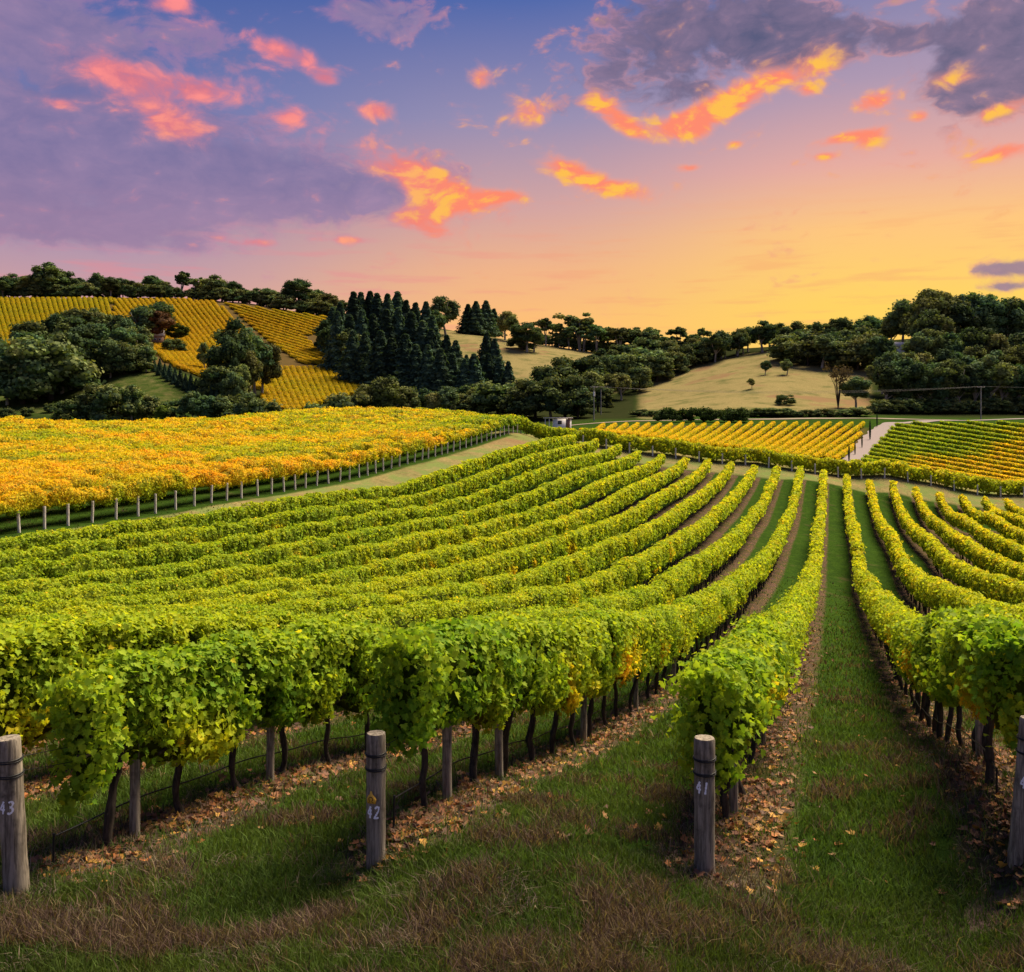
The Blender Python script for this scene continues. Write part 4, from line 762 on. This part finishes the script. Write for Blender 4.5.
# ---------------------------------------------------------------- numbered end posts
STROKES = {'4': [[(.62, 1.), (.08, .36), (.95, .36)], [(.68, .78), (.66, 0)]], '3': [[(.1, .9), (.45, 1.), (.8, .85), (.72, .6), (.38, .52)], [(.38, .52), (.8, .45), (.88, .2), (.5, .0), (.08, .1)]],
           '2': [[(.12, .8), (.4, 1.), (.78, .88), (.75, .6), (.12, .02), (.9, .05)]], '1': [[(.5, 1.), (.45, 0)]], '0': [[(.5, 1.), (.15, .75), (.15, .25), (.5, 0), (.85, .25), (.85, .75), (.5, 1.)]]}
def wrap_stroke(b, pts, r, th0, z0, lw, k=1.0):
    """painted stroke on the post surface: pts in metres (sideways, up) from (th0, z0)"""
    pts = np.array(pts, float); seg = np.hypot(*np.diff(pts, axis=0).T); L = np.concatenate([[0], np.cumsum(seg)]); s = np.linspace(0, L[-1], max(4, int(L[-1]/.006)))
    P = np.stack([np.interp(s, L, pts[:, 0]), np.interp(s, L, pts[:, 1])], -1)
    for _ in range(2): P[1:-1] = (P[:-2]+2*P[1:-1]+P[2:])/4
    T = np.gradient(P, axis=0); T /= np.linalg.norm(T, axis=1)[:, None]+1e-9; N = np.stack([-T[:, 1], T[:, 0]], -1); wv = lw*(1+.2*rng.standard_normal(len(P)))/2; ends = P.copy()
    V = []
    for sg in (-1, 1):
        q = ends+sg*N*wv[:, None]; th = th0+q[:, 0]/r; V.append(np.stack([np.sin(th)*r*k, -np.cos(th)*r*k, z0+q[:, 1]], -1))
    n_ = len(P); V = np.vstack(V); Q = [(i_, i_+1, n_+i_+1, n_+i_) for i_ in range(n_-1)]; b.add(V, Q)
EP = 'numbered wooden end posts'
def endpost(num, X, Y, h, r, lean, th0, znum, dig=None, emblem=False, lab=''):
    z = float(tz(X, Y)); e = empty('end_post', (X, Y, z), 0, label=lab, cat='post', group=EP)
    b = MB(); zz = np.concatenate([[-.2, 0], np.linspace(.08, h-.02, 12), [h]]); R = r*(1+.018*rng.standard_normal(len(zz))); R[1] = r*1.06; R[-2] = r*1.0; R[-1] = r*.94
    P = np.stack([zz*lean[0], zz*lean[1], zz], -1); b.tube(P, R, 28, jit=.012); b.build('shaft', M_POST, e, True)
    for zc in (h-.2, h-.335):
        for q in range(2):
            th = np.linspace(0, 2*math.pi, 29); b = MB(); b.tube(np.stack([np.cos(th)*(r+.008)+lean[0]*zc, np.sin(th)*(r+.008)+lean[1]*zc, zc+q*.014+.008*np.sin(th+q)], -1), .0058, 6, cap=False); b.build('wire_loop', M_WIRE, e, True)
    b = MB(); ox = -.066
    rr = r*1.055
    for d_ in num:
        for stq in STROKES[d_]: wrap_stroke(b, [(ox+px_*.056+.012*py_, py_*.115) for px_, py_ in stq], rr, th0, znum, .018)
        ox += .072
    n_ = b.build('painted_number', M_PAINT, e); n_.location = (lean[0]*znum, lean[1]*znum, 0)
    if emblem:
        b = MB(); zc = znum+.185
        outl = [(-.042,-.045),(.042,-.045),(.05,0),(.03,.03),(.012,.05),(.008,.075),(-.008,.075),(-.012,.05),(-.03,.03),(-.05,0)]
        V = []
        for kq in (1.0, 1.07):
            for px_, py_ in outl: th = th0-.15+px_/rr; V.append((math.sin(th)*rr*kq, -math.cos(th)*rr*kq, zc+py_))
        V += [(math.sin(th0-.15)*rr*1.1, -math.cos(th0-.15)*rr*1.1, zc)]
        m = len(outl); b.add(V, [(i_, (i_+1) % m, m+(i_+1) % m, m+i_) for i_ in range(m)], [(m+i_, m+(i_+1) % m, 2*m) for i_ in range(m)])
        tg_ = b.build('tag', M_GOLD, e); tg_['label'] = 'small gold house shaped tag'
        b = MB(); th = np.linspace(-.9, math.pi+.9, 16)
        wrap_stroke(b, [(.022*math.cos(t_), .002+.02*math.sin(t_)) for t_ in th], rr*1.125, th0-.15, zc, .008)
        wrap_stroke(b, [(-.03, -.03), (-.012, -.03), (-.012, -.015)], rr*1.125, th0-.15, zc, .007); wrap_stroke(b, [(.03, -.03), (.012, -.03), (.012, -.015)], rr*1.125, th0-.15, zc, .007)
        b.build('emblem', M_GDARK, tg_)
    return e
def pxpos(x, Y): return (x-CX)/F*Y
endpost('42', pxpos(376, 9.17), 9.17, 1.29, .092, (0, 0), -.19, .5, emblem=True, lab='grey wooden end post painted 42 with a small gold tag')
endpost('41', pxpos(704.5, 9.17), 9.17, 1.31, .099, (0, 0), -.44, .80, lab='cracked wooden end post painted 41 at the left of the grass path')
endpost('43', pxpos(17, 8.75), 8.75, 1.44, .108, (-.06, 0), 0.04, .78, lab='thick leaning end post painted 43 at the left frame edge')
endpost('40', pxpos(1020, 9.5), 9.5, 1.35, .105, (.085, 0), -.42, .68, lab='leaning end post painted 40 cut by the right frame edge')
def guy(px_, Yp, h0, k, t_end, hz_, lab):
    X, Y = pxpos(px_, Yp), Yp; z = float(tz(X, Y)); t0_ = (t_end+rc(k)*SA)/CA; X2, Y2 = rowpt(rc(k), t0_); t = np.linspace(0, 1, 14)[:, None]
    P = np.array((X, Y+.08, z+h0))+(np.array((X2, Y2, float(tz(X2, Y2))+hz_))-np.array((X, Y+.08, z+h0)))*t; P[:, 2] -= .03*4*(t*(1-t))[:, 0]
    b = MB(); b.tube(P, .0035, 5); o = b.build('trellis_wire', M_WIRE, None, True); tag(o, lab, 'wire', 'trellis wires of the end posts')
for px_, Yp, h_, k in ((376, 9.17, 1.3, 42), (704.5, 9.17, 1.34, 41), (14, 8.75, 1.44, 43), (1025, 9.5, 1.35, 40)):
    guy(px_, Yp, h_-.2, k, Yp+2.2, 1.15, f'upper trellis wire running back from the post painted {k}'); guy(px_, Yp, h_-.335, k, Yp+2.2, .95, f'lower trellis wire running back from the post painted {k}')
# drip hoses
def hose(k, Ya, Yb, zh, lab, stake_at=None):
    c = rc(k)-.09; ts = np.arange((Ya+c*SA)/CA, (Yb+c*SA)/CA, .25); X, Y = rowpt(c, ts); z = tz(X, Y)
    z = np.convolve(np.pad(z, 6, 'edge'), np.ones(13)/13, 'valid')+zh+.015*np.sin(ts*3.1)
    P = np.stack([X, Y, z], -1)
    e = empty('drip_line', tuple(P[0]), label=lab, cat='drip hose', group='black drip hoses')
    b = MB(); b.tube(P-P[0], .009, 7); b.build('hose', M_WIRE, e, True)
    g0 = float(tz(X[0], Y[0]))-P[0, 2]
    b = MB(); b.tube([(0, 0, g0-.1), (0, 0, g0/2), (.004, 0, .03)], .012, 7); b.build('stake', M_WIRE, e, True)
hose(43, 9.35, 24, .36, 'black drip hose under row 43 with its short end stake'); hose(42, 9.75, 26, .36, 'black drip hose under row 42 behind the end post'); 
hose(41, 10.4, 22, .36, 'black drip hose under row 41 near the fallen leaves'); hose(40, 10.6, 22, .36, 'black drip hose under the row right of the path')
# ---------------------------------------------------------------- grass, litter
def frustum_pts(n, Y0, Y1, pw=1., xm=200):
    a = rng.random(n)**pw; Y = 1/(1/Y0+(1/Y1-1/Y0)*a) if pw == 1. else Y0+(Y1-Y0)*a; x = rng.uniform(-xm, 1024+xm, n); return (x-CX)/F*Y, Y
def stripf(X, Y):
    c = X*CA-Y*SA; return np.abs(((c-C41-.1)/3+.5) % 1-.5)*3
n_ = 500000; X, Y = frustum_pts(n_, 6.4, 70)
sf = stripf(X, Y)+(vnoise(X*2.2, Y*2.2, 8)-.5)*.5; inb = Y > 9.0+(vnoise(X, Y, 2)-.5)
keep = ~((sf < .72) & inb & (rng.random(n_) > .22)); X, Y = X[keep], Y[keep]; n_ = len(X)
dryn = fbm(X*.9, Y*1.3, 12)*.6+fbm(X*3.1, Y*3.1, 13)*.4; dz = np.clip((8.7-Y)/.5, 0, 1)*np.clip((Y-7.2)/.5, 0, 1)*.1*(vnoise(X*.6, Y*0, 6) > .3)-.02*(Y > 9)+dryn
isdry = (dz > .61+rng.standard_normal(n_)*.06)
S = (.045+.075*rng.random(n_))*np.where(isdry, 1.35, 1.)*np.interp(Y, [6, 40, 70], [1., 1.3, .8])*(.7+.9*fbm(X*1.6, Y*1.6, 14)); wdt = np.maximum(.0035, Y*.00055)*(.8+.5*rng.random(n_))
an_ = rng.random(n_)*math.pi; ld = rng.standard_normal((n_, 2))*.45; B0 = np.stack([X, Y, tz(X, Y)-.01], -1)
dx = np.stack([np.cos(an_)*wdt, np.sin(an_)*wdt, 0*an_], -1); mid_ = B0+np.stack([ld[:, 0]*S*.35, ld[:, 1]*S*.35, S*.6], -1); tip = B0+np.stack([ld[:, 0]*S, ld[:, 1]*S, S*.95], -1)
V = np.stack([B0-dx, B0+dx, mid_+dx*.7, mid_-dx*.7, tip], 1).reshape(-1, 3); bi = np.arange(n_)[:, None]*5
gc = np.array((.05,.092,.018))*(.4+1.2*rng.random(n_))[:, None]*(.6+.8*fbm(X*2.5, Y*2.5, 19))[:, None]*np.interp(Y, [7.4, 9.5], [.68, 1])[:, None]+np.array((.06,.06,.012))*fbm(X*.9+9, Y*.9, 15)[:, None]; dc = np.array([(.11,.065,.06),(.15,.1,.07),(.07,.045,.04),(.2,.15,.08)])[rng.integers(4, size=n_)]*(.6+.7*rng.random(n_))[:, None]  # green blades darkened in colour towards the camera, standing in for foreground shade
C = np.where(isdry[:, None], dc, gc); o = mesh('grass', V, [bi+np.array([0,1,2,3]), bi+np.array([3,2,4])], M_GRASS, np.repeat(C, 5, 0)); tag(o, 'short green grass with brown patches on the headland and paths', 'grass', kind='stuff')
# dry tufts under the vines and round the posts
n_ = 88000; X, Y = frustum_pts(n_, 7.2, 26); sf = stripf(X, Y); tuft = fbm(X*1.9, Y*1.9, 51); keep = ((sf < .75) & (Y > 8.8) & (tuft > .5)) | ((Y < 9.6) & (tuft > .7)); 
for px_, Yp in ((376, 9.1), (18, 8.7), (704, 9.1), (1005, 9.9), (990, 10.6)): keep |= (np.hypot(X-pxpos(px_, Yp), (Y-Yp)) < .42) & (rng.random(n_) < .9)
X, Y = X[keep], Y[keep]; n_ = len(X); S = .06+.11*rng.random(n_); wdt = np.full(n_, .003); an_ = rng.random(n_)*math.pi; ld = rng.standard_normal((n_, 2))*.8
B0 = np.stack([X, Y, tz(X, Y)-.01], -1); dx = np.stack([np.cos(an_)*wdt, np.sin(an_)*wdt, 0*an_], -1); mid_ = B0+np.stack([ld[:, 0]*S*.4, ld[:, 1]*S*.4, S*.6], -1); tip = B0+np.stack([ld[:, 0]*S, ld[:, 1]*S, S*.7], -1)
V = np.stack([B0-dx, B0+dx, mid_+dx*.8, mid_-dx*.8, tip], 1).reshape(-1, 3); bi = np.arange(n_)[:, None]*5
C = np.array([(.2,.15,.12),(.15,.11,.095),(.095,.065,.055),(.27,.21,.15)])[rng.integers(4, size=n_)]*(.6+.6*rng.random(n_))[:, None]
o = mesh('dry_grass', V, [bi+np.array([0,1,2,3]), bi+np.array([3,2,4])], M_GRASS, np.repeat(C, 5, 0)); tag(o, 'dead straw coloured grass tufts under the vines and round the posts', 'dry grass', kind='stuff')
# fallen leaves
n_ = 76000; X, Y = frustum_pts(n_, 8.9, 46); c_ = X*CA-Y*SA; sd = ((c_-C41-.16)/3+.5) % 1*3-1.5
den = np.exp(-(sd/.36)**2)*(.25+1.2*(fbm(X*.9, Y*.9, 61) > .42))+.012; den *= np.where(Y < 9.4, .25, 1); keep = rng.random(n_) < den*.55; X, Y = X[keep], Y[keep]; n_ = len(X)
P = np.stack([X, Y, tz(X, Y)+.015+.03*rng.random(n_)], -1); N = np.tile((0, 0, 1.), (n_, 1)); C = np.array([(.33,.12,.035),(.22,.09,.04),(.42,.22,.04),(.16,.07,.04),(.28,.15,.065),(.11,.055,.035)])[rng.integers(6, size=n_)]*(.6+.6*rng.random(n_))[:, None]
V, Fc, Cv = leaves(P, N, np.interp(Y, [9, 40], [.085, .13])*(.7+.6*rng.random(n_)), C, PAL_V*(1, 1, 1.5), PAL_F, .45); o = mesh('fallen_leaves', V, [Fc], M_LITTER, Cv); tag(o, 'orange and tan fallen vine leaves lying under the rows', 'fallen leaves', kind='stuff')
print('faces', sum(len(o.data.polygons) for o in bpy.data.objects if o.type == 'MESH'), 'trees', len(TREES))
